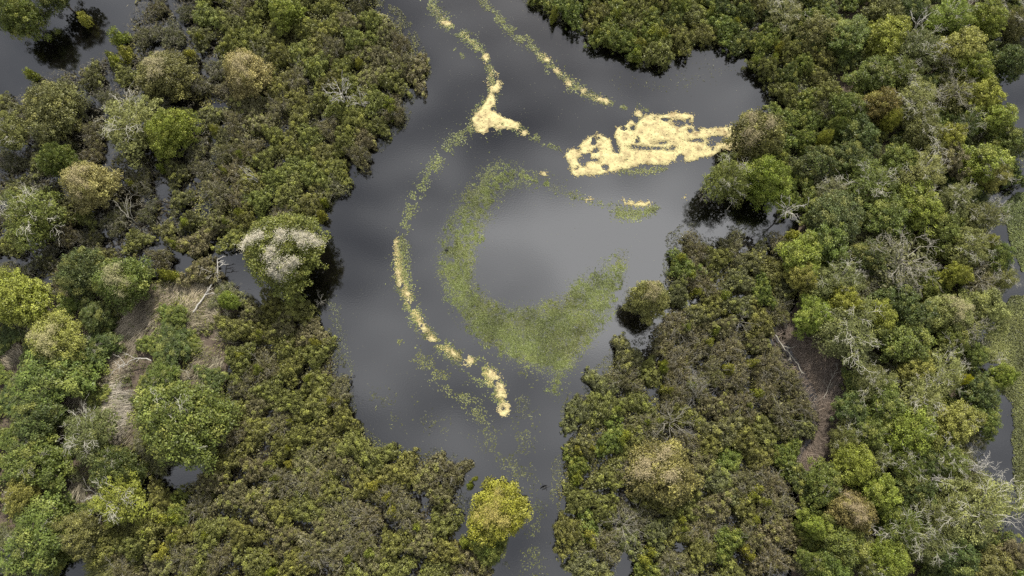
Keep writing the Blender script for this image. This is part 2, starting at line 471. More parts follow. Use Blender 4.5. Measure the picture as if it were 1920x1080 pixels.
# ------------------------------------------------------------------ growth builders
def crown_mesh(name, R, h0, h1, nclump, rc, nleaf, L, seed, spread=1.0, flat=0.55, lobes=0.18, narrow=0.5, mat=None, up=0.55, hue_p=0.3, rough_top=0.24):
    """a crown of leaf clumps from height h0 (rim) to h1 (top); returns mesh and clump centres"""
    r = np.random.default_rng(seed)
    ph = r.uniform(0, 6.28, 4)
    C, K = [], []
    tries = 0
    while len(C) < nclump and tries < nclump * 30:
        tries += 1
        a = r.uniform(0, 2 * math.pi)
        out = 1 + lobes * (math.sin(2 * a + ph[0]) * 0.5 + math.sin(3 * a + ph[1]) * 0.6 + math.sin(5 * a + ph[2]) * 0.4)
        q = math.sqrt(r.uniform(0, 1))
        rad = R * out * q * spread
        top = h0 + (h1 - h0) * math.sqrt(max(0.0, 1 - (q * 0.97) ** 2.2))
        z = top - abs(r.normal(0, 1)) * (h1 - h0) * rough_top
        k = rc * r.uniform(0.6, 1.35)
        z -= k * 0.5
        p = np.array([rad * math.cos(a), rad * math.sin(a), z])
        if all(np.linalg.norm(p - c) > 0.62 * (k + kk) for c, kk in zip(C, K)) or r.uniform() < 0.06:
            C.append(p); K.append(k)
    C = np.array(C); K = np.array(K)
    w = K ** 2 / np.sum(K ** 2)
    ci = r.choice(len(C), nleaf, p=w)
    d = r.normal(0, 1, (nleaf, 3)); d[:, 2] = np.where(d[:, 2] < -0.25, -d[:, 2], d[:, 2]); d = norm(d)
    rr = 0.35 + 0.75 * r.uniform(0, 1, (nleaf, 1)) ** 0.8 + np.abs(r.normal(0, 0.16, (nleaf, 1)))
    sc = np.stack([K[ci], K[ci], K[ci] * flat * 1.4], 1)
    P = C[ci] + d * rr * sc
    Nn = d * 0.7 + np.array([[0, 0, up]]) + r.normal(0, 0.62, (nleaf, 3))
    T = d + r.normal(0, 0.7, (nleaf, 3))
    Ls = L * r.uniform(0.7, 1.35, nleaf)
    V, F = leaves(P, Nn, T, Ls, Ls * narrow * r.uniform(0.8, 1.25, nleaf))
    m = int(nleaf * 0.26)                      # the shaded inner layer of the crown
    qa = r.uniform(0, 6.283, m); qr = np.sqrt(r.uniform(0, 1, m)) * 0.86
    qo = 1 + lobes * (np.sin(2 * qa + ph[0]) * 0.5 + np.sin(3 * qa + ph[1]) * 0.6 + np.sin(5 * qa + ph[2]) * 0.4)
    qz = h0 + (h1 - h0) * np.sqrt(np.clip(1 - qr ** 2, 0, 1)) * r.uniform(0.0, 0.62, m)
    Li = L * 1.9 * r.uniform(0.7, 1.3, m)
    V2, F2 = leaves(np.stack([R * qo * qr * np.cos(qa), R * qo * qr * np.sin(qa), qz], 1), r.normal(0, 0.5, (m, 3)) + np.array([[0, 0, 1]]), r.normal(0, 1, (m, 3)), Li, Li * 0.6)
    V = np.concatenate([V, V2]); F = np.concatenate([F, F2 + nleaf * 4])
    cv = r.uniform(-0.3, 0.3, len(C))
    ch = np.where(r.uniform(0, 1, len(C)) < hue_p, r.uniform(0.4, 1.0, len(C)), r.uniform(0, 0.25, len(C)))
    var = np.clip(0.5 + cv[ci] + r.normal(0, 0.16, nleaf), 0, 1)
    hue = np.clip(ch[ci] + r.normal(0, 0.15, nleaf), 0, 1)
    var = np.concatenate([var, r.uniform(0.2, 0.7, m)]); hue = np.concatenate([hue, r.uniform(0, 0.3, m)])
    return np_mesh(name, V, F, mat or M_LEAF, {'var': var, 'hue': hue}), C, K
def wander(p0, p1, n, jit, r, sag=0.0):
    p0 = np.array(p0, float); p1 = np.array(p1, float)
    t = np.linspace(0, 1, n)[:, None]
    P = p0 + (p1 - p0) * t
    L = np.linalg.norm(p1 - p0)
    off = np.cumsum(r.normal(0, jit * L / n, (n, 3)), axis=0)
    off -= off[-1] * t
    P = P + off
    P[:, 2] += sag * L * np.sin(np.pi * t[:, 0])
    return P
def trunk_mesh(name, C, h, r0, seed, limbs=9, mat=None):
    r = np.random.default_rng(seed)
    top = np.array([r.normal(0, 0.15), r.normal(0, 0.15), h * 0.62])
    paths = []
    P = wander((0, 0, -0.25), top, 7, 0.10, r)
    paths.append((P, np.linspace(r0 * 1.25, r0 * 0.55, 7)))
    sel = r.choice(len(C), min(limbs, len(C)), replace=False)
    for i in sel:
        s = P[r.integers(3, 7)]
        Q = wander(s, C[i] - np.array([0, 0, 0.05 * h]), 6, 0.22, r, 0.10)
        paths.append((Q, np.linspace(r0 * 0.42, r0 * 0.08, 6)))
    V, F = tubes(paths, 6)
    return np_mesh(name, V, F, mat or M_BARK, smooth=True)
def bare_branches(name, base, R, zlo, zhi, n, seed, r0=0.06, twigs=4, mat=None, rise=0.25, sector=None):
    """leafless branches spreading from base out to radius R, with forked twigs"""
    r = np.random.default_rng(seed)
    paths = []
    for k in range(n):
        a = (k + r.uniform(-0.4, 0.4)) * 2 * math.pi / n if sector is None else r.uniform(*sector)
        rr = R * r.uniform(0.35, 1.08)
        zz = r.uniform(zlo, zhi)
        tip = (base[0] + rr * math.cos(a), base[1] + rr * math.sin(a), zz)
        st = (base[0], base[1], base[2] * r.uniform(0.62, 1.0))
        Q = wander(st, tip, 8, 0.36, r, rise)
        rad = np.linspace(r0, r0 * 0.28, 8)
        paths.append((Q, rad))
        for j in range(twigs):
            i = r.integers(2, 8)
            a2 = a + r.normal(0, 0.75)
            l2 = R * r.uniform(0.2, 0.5)
            t2 = Q[i] + np.array([l2 * math.cos(a2), l2 * math.sin(a2), r.normal(0.08, 0.12) * R])
            Q2 = wander(Q[i], t2, 6, 0.3, r, 0.08)
            paths.append((Q2, np.linspace(rad[i] * 0.7, r0 * 0.2, 6)))
            for jj in range(2):
                i3 = r.integers(2, 6)
                a3 = a2 + r.normal(0, 0.8)
                l3 = l2 * r.uniform(0.3, 0.6)
                t3 = Q2[i3] + np.array([l3 * math.cos(a3), l3 * math.sin(a3), r.normal(0.05, 0.1) * R])
                paths.append((wander(Q2[i3], t3, 4, 0.3, r), np.linspace(r0 * 0.3, r0 * 0.15, 4)))
    V, F = tubes(paths, 4)
    return np_mesh(name, V, F, mat or M_PALE, smooth=True)
def sprays(name, C, n, seed, L=1.5, r0=0.03, twigs=5, mat=None, hub=3.0):
    """fine pale branches rising out of the crown from some of its clumps"""
    r = np.random.default_rng(seed)
    o = np.argsort(-C[:, 2] + r.normal(0, 0.8, len(C)))[:n]
    paths = []
    for i in o:
        c = C[i] - np.array([0, 0, 0.25])
        a = math.atan2(c[1], c[0]) + r.normal(0, 0.7)
        paths.append((wander((0, 0, hub), c, 6, 0.2, r, 0.05), np.linspace(r0 * 1.8, r0, 6)))
        for q in range(r.integers(1, 3)):
            aa = a + r.normal(0, 0.7)
            l = L * r.uniform(0.5, 1.2)
            B = wander(c, c + np.array([l * math.cos(aa), l * math.sin(aa), l * r.uniform(0.1, 0.45)]), 9, 0.38, r, 0.12)
            rad = np.linspace(r0, r0 * 0.35, 9)
            paths.append((B, rad))
            for j in range(twigs):
                k = r.integers(2, 9)
                a2 = aa + r.choice([-1, 1]) * r.uniform(0.35, 1.1); l2 = l * r.uniform(0.22, 0.55)
                B2 = wander(B[k], B[k] + np.array([l2 * math.cos(a2), l2 * math.sin(a2), l2 * r.uniform(-0.1, 0.4)]), 6, 0.4, r, 0.05)
                paths.append((B2, np.linspace(rad[k] * 0.75, r0 * 0.25, 6)))
                for jj in range(2):
                    k3 = r.integers(2, 6); a3 = a2 + r.normal(0, 0.8); l3 = l2 * r.uniform(0.3, 0.7)
                    paths.append((wander(B2[k3], B2[k3] + np.array([l3 * math.cos(a3), l3 * math.sin(a3), l3 * 0.15]), 4, 0.3, r), np.linspace(r0 * 0.3, r0 * 0.18, 4)))
    V, F = tubes(paths, 4)
    return np_mesh(name, V, F, mat or M_PALE, smooth=True)
def fuzz_mesh(name, patches, R, h0, h1, n, seed, L=0.34, W=0.035, zoff=-0.12):
    """pale dry strands lying over the top of a crown; patches = (angle, distance 0..1, radius m)"""
    r = np.random.default_rng(seed)
    Ps = []
    for a, q, pr in patches:
        m = int(n / len(patches))
        aa = r.uniform(0, 6.283, m); rr = np.abs(r.normal(0, 0.5, m)) * pr * (1 + 0.25 * np.sin(3 * aa + a))
        x = q * R * math.cos(a) + rr * np.cos(aa); y = q * R * math.sin(a) + rr * np.sin(aa)
        qq = np.clip(np.hypot(x, y) / R, 0, 1.02)
        z = h0 + (h1 - h0) * np.sqrt(np.clip(1 - (qq * 0.94) ** 2.2, 0, 1)) + r.normal(zoff, 0.18, m)
        Ps.append(np.stack([x, y, z], 1))
    P = np.concatenate(Ps); n = len(P)
    T = r.normal(0, 1, (n, 3)); T[:, 2] -= 0.4
    Nn = r.normal(0, 0.5, (n, 3)) + np.array([[0, 0, 1]])
    Ls = L * r.uniform(0.6, 1.4, n)
    V, F = leaves(P, Nn, T, Ls, W * r.uniform(0.7, 1.5, n))
    return np_mesh(name, V, F, M_STRAW, {'var': np.clip(r.normal(0.55, 0.25, n), 0, 1), 'hue': r.uniform(0, 1, n) ** 2})

# ------------------------------------------------------------------ prototypes (mesh data shared by copies)
TREE = {}
def add_proto(key, R, h, meshes):
    TREE.setdefault(key, []).append((R, h, meshes))
for k in range(4):                                   # dense round crowns
    c, C, K = crown_mesh('crown', 4.0, 2.6, 6.6, 150, 0.55, 12500, 0.22, 100 + k, lobes=0.16, hue_p=0.22)
    d = dict(crown=c, trunk=trunk_mesh('trunk', C, 6.6, 0.2, 110 + k))
    if k == 3:
        d['branches'] = sprays('branches', C, 9, 120 + k, 1.3, 0.026, 5, M_PALE)
    add_proto('round', 4.0, 6.6, d)
for k in range(5):                                   # loose lumpy forest crowns
    c, C, K = crown_mesh('crown', 3.3, 2.6, 6.8, 85, 0.52, 8200, 0.22, 200 + k, spread=1.0, lobes=0.32, hue_p=0.25)
    d = dict(crown=c, trunk=trunk_mesh('trunk', C, 6.8, 0.17, 210 + k))
    if k in (1, 3):
        d['branches'] = sprays('branches', C, 5, 220 + k, 1.1, 0.024, 4, M_GREYBARK)
    add_proto('lumpy', 3.3, 6.8, d)
for k in range(4):                                   # grey-green airy crowns with pale branches showing
    c, C, K = crown_mesh('crown', 3.4, 2.6, 6.6, 85, 0.5, 6400, 0.20, 300 + k, lobes=0.28, narrow=0.32, hue_p=0.1)
    b = sprays('branches', C, 13, 320 + k)
    add_proto('airy', 3.4, 6.6, dict(crown=c, trunk=trunk_mesh('trunk', C, 6.6, 0.17, 310 + k), branches=b))
for k in range(3):                                   # nearly leafless crowns
    c, C, K = crown_mesh('crown', 3.4, 2.4, 5.8, 40, 0.6, 2300, 0.2, 400 + k, lobes=0.25, narrow=0.3, hue_p=0.3)
    b = sprays('branches', C, 24, 420 + k, 1.7, 0.034, 6, M_GREYBARK)
    add_proto('bare', 3.4, 6.4, dict(crown=c, trunk=trunk_mesh('trunk', C, 6.4, 0.17, 410 + k, mat=M_GREYBARK), branches=b))
for k in range(3):                                   # crowns with dry pale growth on top
    c, C, K = crown_mesh('crown', 3.6, 2.6, 6.6, 115, 0.54, 9500, 0.21, 500 + k, lobes=0.16, hue_p=0.35)
    r = np.random.default_rng(520 + k)
    pt = [(r.uniform(0, 6.28), r.uniform(0.1, 0.8), r.uniform(0.6, 1.5)) for _ in range(9)]
    f = fuzz_mesh('dry_growth', pt, 3.6, 2.6, 6.6, 3000, 530 + k, 0.24, 0.032)
    add_proto('dry', 3.6, 6.6, dict(crown=c, trunk=trunk_mesh('trunk', C, 6.6, 0.18, 510 + k), dry_growth=f))
SHRUB = {'olive': [], 'twiggy': [], 'bright': []}
for k in range(6):
    c, C, K = crown_mesh('foliage', 2.1, 1.25, 2.5, 120, 0.24, 7600, 0.135, 600 + k, lobes=0.5, hue_p=0.42, flat=0.6, up=0.6, mat=M_SHRUB, rough_top=0.62)
    SHRUB['olive'].append((2.1, 2.5, dict(foliage=c, stems=trunk_mesh('stems', C, 2.0, 0.05, 610 + k, limbs=14))))
for k in range(4):
    c, C, K = crown_mesh('foliage', 2.1, 1.1, 2.2, 110, 0.25, 6000, 0.13, 640 + k, lobes=0.5, narrow=0.26, hue_p=0.2, flat=0.7, up=0.4, mat=M_SHRUB, rough_top=0.62)
    b = bare_branches('twigs', (0, 0, 0.9), 2.0, 1.2, 2.2, 12, 660 + k, 0.022, 6, M_GREYBARK)
    SHRUB['twiggy'].append((2.1, 2.2, dict(foliage=c, stems=trunk_mesh('stems', C, 1.8, 0.05, 650 + k, limbs=12), twigs=b)))
for k in range(3):
    c, C, K = crown_mesh('foliage', 0.9, 0.5, 1.9, 16, 0.3, 1100, 0.15, 680 + k, lobes=0.2, hue_p=0.5, flat=0.7)
    SHRUB['bright'].append((0.9, 1.9, dict(foliage=c, stems=trunk_mesh('stems', C, 1.4, 0.035, 690 + k, limbs=6))))

PALEPART = {'branches': None, 'dry_growth': None, 'twigs': None}
def plant(name, protos, px, py, rpx, h, color, label, cat, group=None, rot=None, variant=None, dry=None, squash=None):
    """a tree or shrub whose crown centre shows at the pixel px, py with a crown radius of rpx photo pixels"""
    R0, h0, me = protos[random.randrange(len(protos)) if variant is None else variant % len(protos)]
    zc = h * 0.72
    x, y = at(px, py, zc)
    x, y = float(x), float(y)
    g = min(gh(x, y), 0.3)
    R = rpx * px_m(px, py, zc)
    s = R / R0
    sz = (h - g) / h0
    q = random.uniform(0.9, 1.1) if squash is None else squash
    e = empty(name, (x, y, g), random.uniform(0, 6.283) if rot is None else rot, (s * q, s / q, sz))
    if dry is None:
        dry = tuple(0.55 * c + k for c, k in zip(color, (0.24, 0.21, 0.13)))
    for nm, m in me.items():
        col = color if nm in ('crown', 'foliage') else (dry if nm == 'dry_growth' else None)
        obj(nm, m, e, col)
    return tag(e, label, cat, group)

# colours of the leaves themselves
G_MID, G_BRIGHT, G_DARK = (0.090, 0.118, 0.022), (0.158, 0.196, 0.027), (0.054, 0.076, 0.019)
G_LIME, G_GREY, G_PALE = (0.205, 0.222, 0.032), (0.112, 0.122, 0.040), (0.182, 0.192, 0.060)
G_OLIVE, G_OCHRE, G_YEL = (0.104, 0.104, 0.030), (0.262, 0.220, 0.085), (0.210, 0.208, 0.046)
G_BROWN, G_DULL, G_TEAL = (0.118, 0.104, 0.056), (0.102, 0.104, 0.048), (0.074, 0.102, 0.034)

# ------------------------------------------------------------------ trees one can tell apart
T = [
 # left bank
 (20,556,54,6.5,'round',G_LIME,'round_tree','bright yellow-green rounded tree cut by the left edge of the picture'),
 (84,196,52,6.0,'round',G_GREY,'domed_tree','dull green dome-shaped tree in the flooded scrub near the left edge'),
 (236,226,56,6.6,'airy',G_PALE,'pale_branched_tree','tree of whitish bare branches touching a green crown, upper left'),
 (310,236,42,6.0,'round',G_BRIGHT,'green_tree','bright green tree joined to the right of the whitish branched tree'),
 (455,126,42,5.6,'dry',G_OCHRE,'ochre_tree','pale straw-coloured tree standing alone in the upper left scrub'),
 (302,132,48,5.0,'dry',G_OLIVE,'hazy_tree','hazy olive tree with pale dry top above the whitish branched tree'),
 (155,338,44,6.4,'dry',G_OCHRE,'cream_topped_tree','yellowish tree with cream-white left side, left scrub'),
 (97,292,30,5.4,'round',G_MID,'small_green_tree','small green tree just above left of the cream-sided yellowish tree'),
 (6,240,30,6.0,'airy',G_PALE,'light_green_tree','light green tree half cut by the left edge below the dull dome-shaped tree'),
 (46,396,58,6.5,'airy',G_MID,'broad_tree','broad green tree with a grey-white bare branch at the left edge'),
 (140,505,42,5.6,'round',G_TEAL,'dark_domed_tree','dark green dome-shaped tree right of the bright yellow-green edge tree'),
 (220,522,48,6.0,'dry',G_MID,'white_patched_tree','green tree with white dry patches beside the dry grass clearing'),
 (97,632,48,5.6,'dry',G_YEL,'yellow_tree','fuzzy yellow tree below the bright yellow-green edge tree'),
 (98,705,62,4.6,'lumpy',G_MID,'leafy_tree','lush green low tree under the fuzzy yellow tree'),
 (330,792,82,7.4,'round',G_MID,'big_green_tree','largest green tree of the left bank with thin white twigs on top'),
 (160,815,48,6.2,'airy',G_GREY,'grey_branched_tree','grey-green tree with white branches left of the largest left-bank tree'),
 (62,790,46,5.0,'lumpy',G_DARK,'dark_tree','dark green tree left of the grey-green white-branched tree'),
 (58,868,52,5.2,'lumpy',G_MID,'mid_green_tree','mid-green tree above the pale yellow bush at lower left'),
 (36,926,34,4.6,'round',G_YEL,'pale_yellow_tree','small pale yellow-green bushy tree near the lower left corner'),
 (216,936,50,5.4,'airy',G_LIME,'spreading_tree','light yellow-green spreading tree with pale branches, lower left'),
 (203,880,42,5.2,'round',G_DARK,'dark_round_tree','dark green tree just above the light yellow-green spreading tree'),
 (60,1008,62,4.6,'lumpy',G_MID,'corner_tree','green tree filling the lower left corner'),
 (140,1000,40,4.2,'lumpy',G_OLIVE,'olive_tree','olive tree above the small pond at the lower left edge'),
 (24,18,38,7.0,'round',G_MID,'corner_tree','green tree in the upper left corner above dark reflections'),
 (88,-30,34,7.0,'lumpy',G_DARK,'edge_tree','tree at the top edge whose black reflection shows in the pond'),
 (530,6,34,5.0,'lumpy',G_BRIGHT,'edge_tree','bright green tree at the top edge above the brown scrub'),
 (425,562,17,3.2,'round',G_BRIGHT,'round_bush','small round bright green bush right of the bleached fallen trunk'),
 (322,648,34,2.4,'lumpy',G_DARK,'low_tree','low dark green tree in the middle of the dry grass'),
 (330,592,20,2.4,'lumpy',G_MID,'low_tree','low green tree at the top of the dry grass clearing'),
 (175,590,30,3.6,'lumpy',G_DARK,'low_tree','dark low tree between white-patched tree and yellow tree'),
 (172,655,36,2.8,'lumpy',G_DARK,'low_tree','dark green low tree left of the white fallen branch'),
 (302,706,28,2.8,'lumpy',G_MID,'low_tree','green low tree just above the largest left-bank tree'),
 (272,748,22,2.8,'lumpy',G_DARK,'low_tree','dark low tree beside the grey grass strip'),
 # tree over the lake, bottom
 (932,962,56,5.6,'dry',(0.205,0.200,0.022),'yellow_green_tree','lone bright yellow-green tree standing in the water near the bottom edge'),
 (912,1018,36,3.6,'round',G_MID,'green_bush','green bush tucked below the lone bright yellow-green tree'),
 # right bank, by the water
 (1428,244,48,7.2,'dry',G_OLIVE,'shore_tree','brownish green tree at the right end of the big yellow mat'),
 (1370,326,42,8.4,'airy',(0.135,0.155,0.036),'leaning_shore_tree','pale green tree with white branches hanging over the lake by the black reflection'),
 (1444,330,46,7.4,'round',G_BRIGHT,'shore_tree','bright green tree right of the white-branched lakeside tree'),
 (1222,556,36,8.4,'dry',G_PALE,'small_shore_tree','small pale green tree over the lake with a black reflection below'),
 (1246,886,60,5.6,'dry',(0.150,0.140,0.042),'ochre_tree','ochre tree with a white dry patch in the lower right scrub'),
 # right forest, top to bottom
 (1476,22,36,3.4,'airy',G_GREY,'grey_green_tree','grey-green tree at the top edge above the lake corner'),
 (1545,52,36,4.2,'lumpy',G_OLIVE,'olive_tree','olive tree left of the open green tree near the top edge'),
 (1594,62,38,4.8,'lumpy',G_MID,'open_tree','open-crowned green tree left of the yellow-green lobed tree, top right'),
 (1672,60,38,6.2,'lumpy',G_LIME,'lobed_tree','bright yellow-green lobed tree near the top of the right forest'),
 (1664,8,34,5.4,'lumpy',G_OLIVE,'edge_tree','olive tree at the top edge above the yellow-green lobed tree'),
 (1716,12,30,5.4,'lumpy',G_DARK,'edge_tree','dark green tree at the top edge of the right forest'),
 (1788,22,38,6.2,'airy',G_BRIGHT,'edge_tree','light green tree with pale twigs at the top right edge'),
 (1860,26,32,6.0,'lumpy',G_BRIGHT,'edge_tree','yellowish green tree at the top edge beside the grey-olive corner tree'),
 (1908,34,32,5.2,'airy',G_OLIVE,'corner_tree','grey-olive tree in the upper right corner'),
 (1812,84,40,6.4,'lumpy',G_YEL,'yellow_tree','yellow-green tree below the pale-twigged tree at the top right'),
 (1728,82,38,6.0,'airy',G_GREY,'grey_tree','grey-green tree with a bent white branch at the top right'),
 (1644,134,36,5.6,'lumpy',G_MID,'green_tree','green tree below the yellow-green lobed tree'),
 (1700,132,30,5.4,'airy',G_MID,'green_tree','thin green tree below the grey-green tree with the bent branch'),
 (1786,116,26,5.2,'bare',G_GREY,'bare_tree','grey leafless spray of branches below the yellow-green tree'),
 (1836,124,32,6.0,'lumpy',G_BRIGHT,'light_tree','light green tree beside the small water gap at the right edge'),
 (1902,106,36,6.0,'lumpy',G_DARK,'overhanging_tree','dark green tree at the right edge leaning over the water gap'),
 (1598,198,32,5.2,'lumpy',G_MID,'green_tree','green tree left of the reddish olive tree'),
 (1656,192,33,5.6,'lumpy',(0.125,0.098,0.024),'reddish_tree','reddish olive tree in the upper right forest'),
 (1720,184,42,6.2,'airy',G_PALE,'pale_tree','pale grey-green tree right of the reddish olive tree'),
 (1798,170,35,6.0,'bare',G_OLIVE,'pinkish_tree','pinkish tree with looping pale branches near the right water gap'),
 (1852,176,34,6.2,'lumpy',G_LIME,'yellow_tree','bright yellow-green tree left of the right edge water'),
 (1872,218,34,6.0,'lumpy',G_BRIGHT,'light_tree','light green tree at the foot of the right edge water'),
 (1675,220,16,5.4,'round',G_LIME,'lime_bush','small lime bush below the reddish olive tree'),
 (1740,236,40,6.0,'airy',G_OLIVE,'olive_tree','pale olive tree left of the lime tree'),
 (1787,256,29,5.8,'lumpy',G_LIME,'lime_tree','lime-green tree above the dark gap in the right forest'),
 (1816,234,28,5.0,'airy',G_DARK,'dark_tree','dark tree with one white forked branch right of the lime tree'),
 (1896,258,32,5.4,'lumpy',G_MID,'edge_tree','green tree at the right edge above the pale green weed'),
 (1616,246,36,5.0,'lumpy',G_DARK,'dark_tree','dark green tree right of the small lime ball bush'),
 (1580,233,20,4.4,'round',G_MID,'round_bush','round green bush in the dark hollow below the brown clearing'),
 (1552,254,14,4.2,'round',G_LIME,'ball_bush','small lime ball-shaped bush near the lake corner tree'),
 (1540,300,36,4.4,'lumpy',G_DARK,'dark_tree','dark green tree right of the bright green lakeside tree'),
 (1600,292,32,4.8,'lumpy',G_DARK,'dark_tree','dark tree above the brown litter hollow'),
 (1638,340,45,6.0,'airy',G_MID,'veined_tree','green tree with grey branch veins, right of the litter hollow'),
 (1690,300,34,5.8,'lumpy',G_MID,'green_tree','green tree between the veined tree and the pale light green tree'),
 (1734,316,42,6.4,'airy',G_PALE,'pale_tree','pale light green tree in the middle of the upper right forest'),
 (1790,296,30,5.4,'lumpy',G_BROWN,'brown_tree','brownish tree below the dark gap in the right forest'),
 (1846,298,42,6.2,'lumpy',G_BRIGHT,'light_tree','light green tree above the pale yellow tree at the right edge'),
 (1868,326,28,5.6,'airy',G_YEL,'pale_yellow_tree','pale yellowish tree beside the right edge weed'),
 (1730,380,44,6.2,'lumpy',G_BRIGHT,'bright_tree','bright green tree above the big bare grey tree'),
 (1798,370,35,5.8,'airy',G_GREY,'grey_tree','grey-leaved tree right of the bright green tree'),
 (1664,402,40,5.4,'lumpy',G_MID,'mid_green_tree','mid-green tree between the bluish crown and the bright green tree'),
 (1576,400,48,5.6,'round',G_TEAL,'bluish_tree','bluish green broad tree near the dead tree by the lake'),
 (1562,446,40,5.2,'lumpy',G_MID,'green_tree','dark-gapped green tree below the bluish green tree'),
 (1510,478,40,5.4,'lumpy',G_BRIGHT,'bright_tree','bright green tree nearest the lake inlet'),
 (1512,518,26,5.2,'lumpy',G_YEL,'yellowish_tree','yellowish orange-tinted tree below the bright inlet tree'),
 (1578,522,42,5.6,'airy',G_GREY,'grey_branched_tree','grey tree with whitish branches left of the big bare grey tree'),
 (1696,488,58,6.4,'bare',G_DULL,'big_bare_tree','big nearly leafless grey-brown tree in the middle of the right forest'),
 (1772,428,34,5.6,'lumpy',G_MID,'green_tree','green tree above right of the big bare grey tree'),
 (1824,462,36,6.4,'airy',G_PALE,'white_branched_tree','tree with bright whitish branches near the right edge weed'),
 (1852,452,16,5.8,'lumpy',G_YEL,'yellow_bush','small yellow bush right of the whitish-branched tree'),
 (1880,480,26,5.0,'lumpy',G_MID,'edge_tree','green tree at the right edge beside the yellow bush'),
 (1800,512,22,5.6,'lumpy',G_LIME,'lime_tree','small lime tree right of the big bare grey tree'),
 (1854,404,32,5.6,'airy',G_GREY,'grey_green_tree','grey-green tree at the tip of the dark right edge water'),
 (1886,520,24,5.0,'airy',G_PALE,'edge_tree','pale grey tree at the right edge below the green edge tree'),
 (1846,525,32,5.4,'bare',G_BROWN,'brown_tree','brownish twiggy tree right of the small lime tree'),
 (1630,478,34,4.8,'lumpy',G_DARK,'dark_tree','dark tree left of the big bare grey tree'),
 (1528,590,32,5.2,'lumpy',G_BRIGHT,'light_tree','light green tree beside the bare trail'),
 (1587,560,28,5.8,'lumpy',G_LIME,'lime_tree','lime tree just above the grey forked-branch crown'),
 (1600,620,58,6.2,'airy',G_GREY,'forked_tree','broad grey-green tree with forked white branches above the trail'),
 (1654,590,30,5.6,'lumpy',G_LIME,'lime_tree','lime-green tree right of the forked grey-green crown'),
 (1692,562,36,5.4,'lumpy',G_DARK,'dark_tree','dark green tree below the big bare grey tree'),
 (1730,596,38,5.4,'lumpy',G_DARK,'dark_tree','dark green tree left of the white-patched light tree'),
 (1704,642,46,5.8,'lumpy',G_MID,'green_tree','mid-green tree in the middle of the lower right forest'),
 (1790,586,38,6.2,'dry',G_PALE,'white_patched_tree','light green tree with a white patch near the right edge'),
 (1824,612,34,5.8,'bare',G_PALE,'brownish_tree','brownish pale-twigged tree right of the white-patched light tree'),
 (1856,576,38,6.0,'lumpy',G_PALE,'light_tree','light green tree above the large green weed field at right'),
 (1790,636,32,5.4,'lumpy',G_MID,'green_tree','green tree below the white-patched light tree'),
 (1724,688,30,5.4,'lumpy',G_YEL,'yellowish_tree','yellowish tree left of the pale tree with the tiny yellow bush'),
 (1772,694,42,6.0,'airy',G_PALE,'pale_tree','pale grey-green tree beside the tiny bright yellow bush'),
 (1807,710,10,5.8,'round',(0.40,0.38,0.02),'yellow_bush','tiny bright yellow bush in the lower right forest'),
 (1642,716,33,5.2,'airy',G_GREY,'pale_tree','small pale grey tree right of the bare trail'),
 (1734,744,44,6.0,'airy',G_PALE,'whitish_tree','whitish pale-twigged tree in the lower right forest'),
 (1662,762,40,5.4,'lumpy',G_MID,'green_tree','green tree below the small pale grey trail tree'),
 (1716,804,48,6.0,'round',G_BRIGHT,'bright_tree','bright green dense tree in the lower right forest'),
 (1800,792,42,5.8,'lumpy',G_YEL,'yellowish_tree','light yellowish tree by the right edge pool'),
 (1842,732,32,4.6,'lumpy',G_DARK,'dark_tree','dark green tree reaching into the right edge weed field'),
 (1890,704,22,4.0,'lumpy',G_BRIGHT,'edge_tree','green tree with white specks standing in the right edge weed'),
 (1832,664,24,4.4,'lumpy',G_MID,'green_tree','green tree at the small pool in the right edge weed'),
 (1852,790,28,4.6,'lumpy',G_MID,'overhanging_tree','green tree leaning over the right edge pool'),
 (1606,870,38,6.0,'round',G_LIME,'bright_round_tree','bright green round tree above the tan fuzzy tree'),
 (1550,906,36,5.2,'lumpy',G_MID,'green_tree','green tree between the trail and the tan fuzzy tree'),
 (1658,926,36,5.6,'lumpy',G_BRIGHT,'green_tree','light green tree right of the tan fuzzy tree'),
 (1601,958,40,5.8,'dry',(0.165,0.130,0.046),'tan_tree','tan fuzzy tree in the lower right forest'),
 (1650,862,26,5.0,'airy',G_GREY,'grey_tree','small grey tree right of the bright green round tree'),
 (1704,872,32,5.4,'airy',G_MID,'green_tree','pinkish green tree below the bright dense tree'),
 (1722,914,36,5.0,'lumpy',G_DARK,'dark_tree','dark green tree in the lower right forest hollow'),
 (1842,950,66,7.0,'airy',G_PALE,'big_pale_tree','big pale tree with white twig rim at the right edge pool'),
 (1770,962,38,5.8,'airy',G_GREY,'grey_tree','grey-branched tree left of the big pale tree'),
 (1698,988,42,5.4,'airy',G_MID,'grey_green_tree','grey-green tree right of the tan fuzzy tree'),
 (1744,1018,42,5.8,'airy',G_GREY,'pale_tree','pale airy tree near the bottom edge of the right forest'),
 (1534,986,26,5.0,'lumpy',G_BRIGHT,'yellow_green_tree','yellow-green tree beside the lower end of the trail'),
 (1586,1020,44,5.2,'lumpy',G_MID,'green_tree','green tree below the tan fuzzy tree'),
 (1670,1054,38,5.6,'round',G_BRIGHT,'light_round_tree','light green round tree at the bottom edge of the right forest'),
 (1634,1064,22,5.0,'airy',G_GREY,'grey_tree','small grey tree left of the light round bottom edge tree'),
 (1800,1044,46,5.2,'lumpy',G_DARK,'dark_tree','dark green tree below the big pale tree'),
 (1862,1064,40,5.0,'lumpy',G_OLIVE,'edge_tree','olive tree at the bottom edge near the right corner'),
 (1906,1042,26,4.8,'lumpy',G_BROWN,'corner_tree','brownish tree at the lower right corner'),
 (1530,1056,24,4.6,'lumpy',G_MID,'edge_tree','green tree at the bottom edge beside the trail'),
 (1564,1072,34,5.0,'lumpy',G_MID,'edge_tree','green tree at the bottom edge right of the trail'),
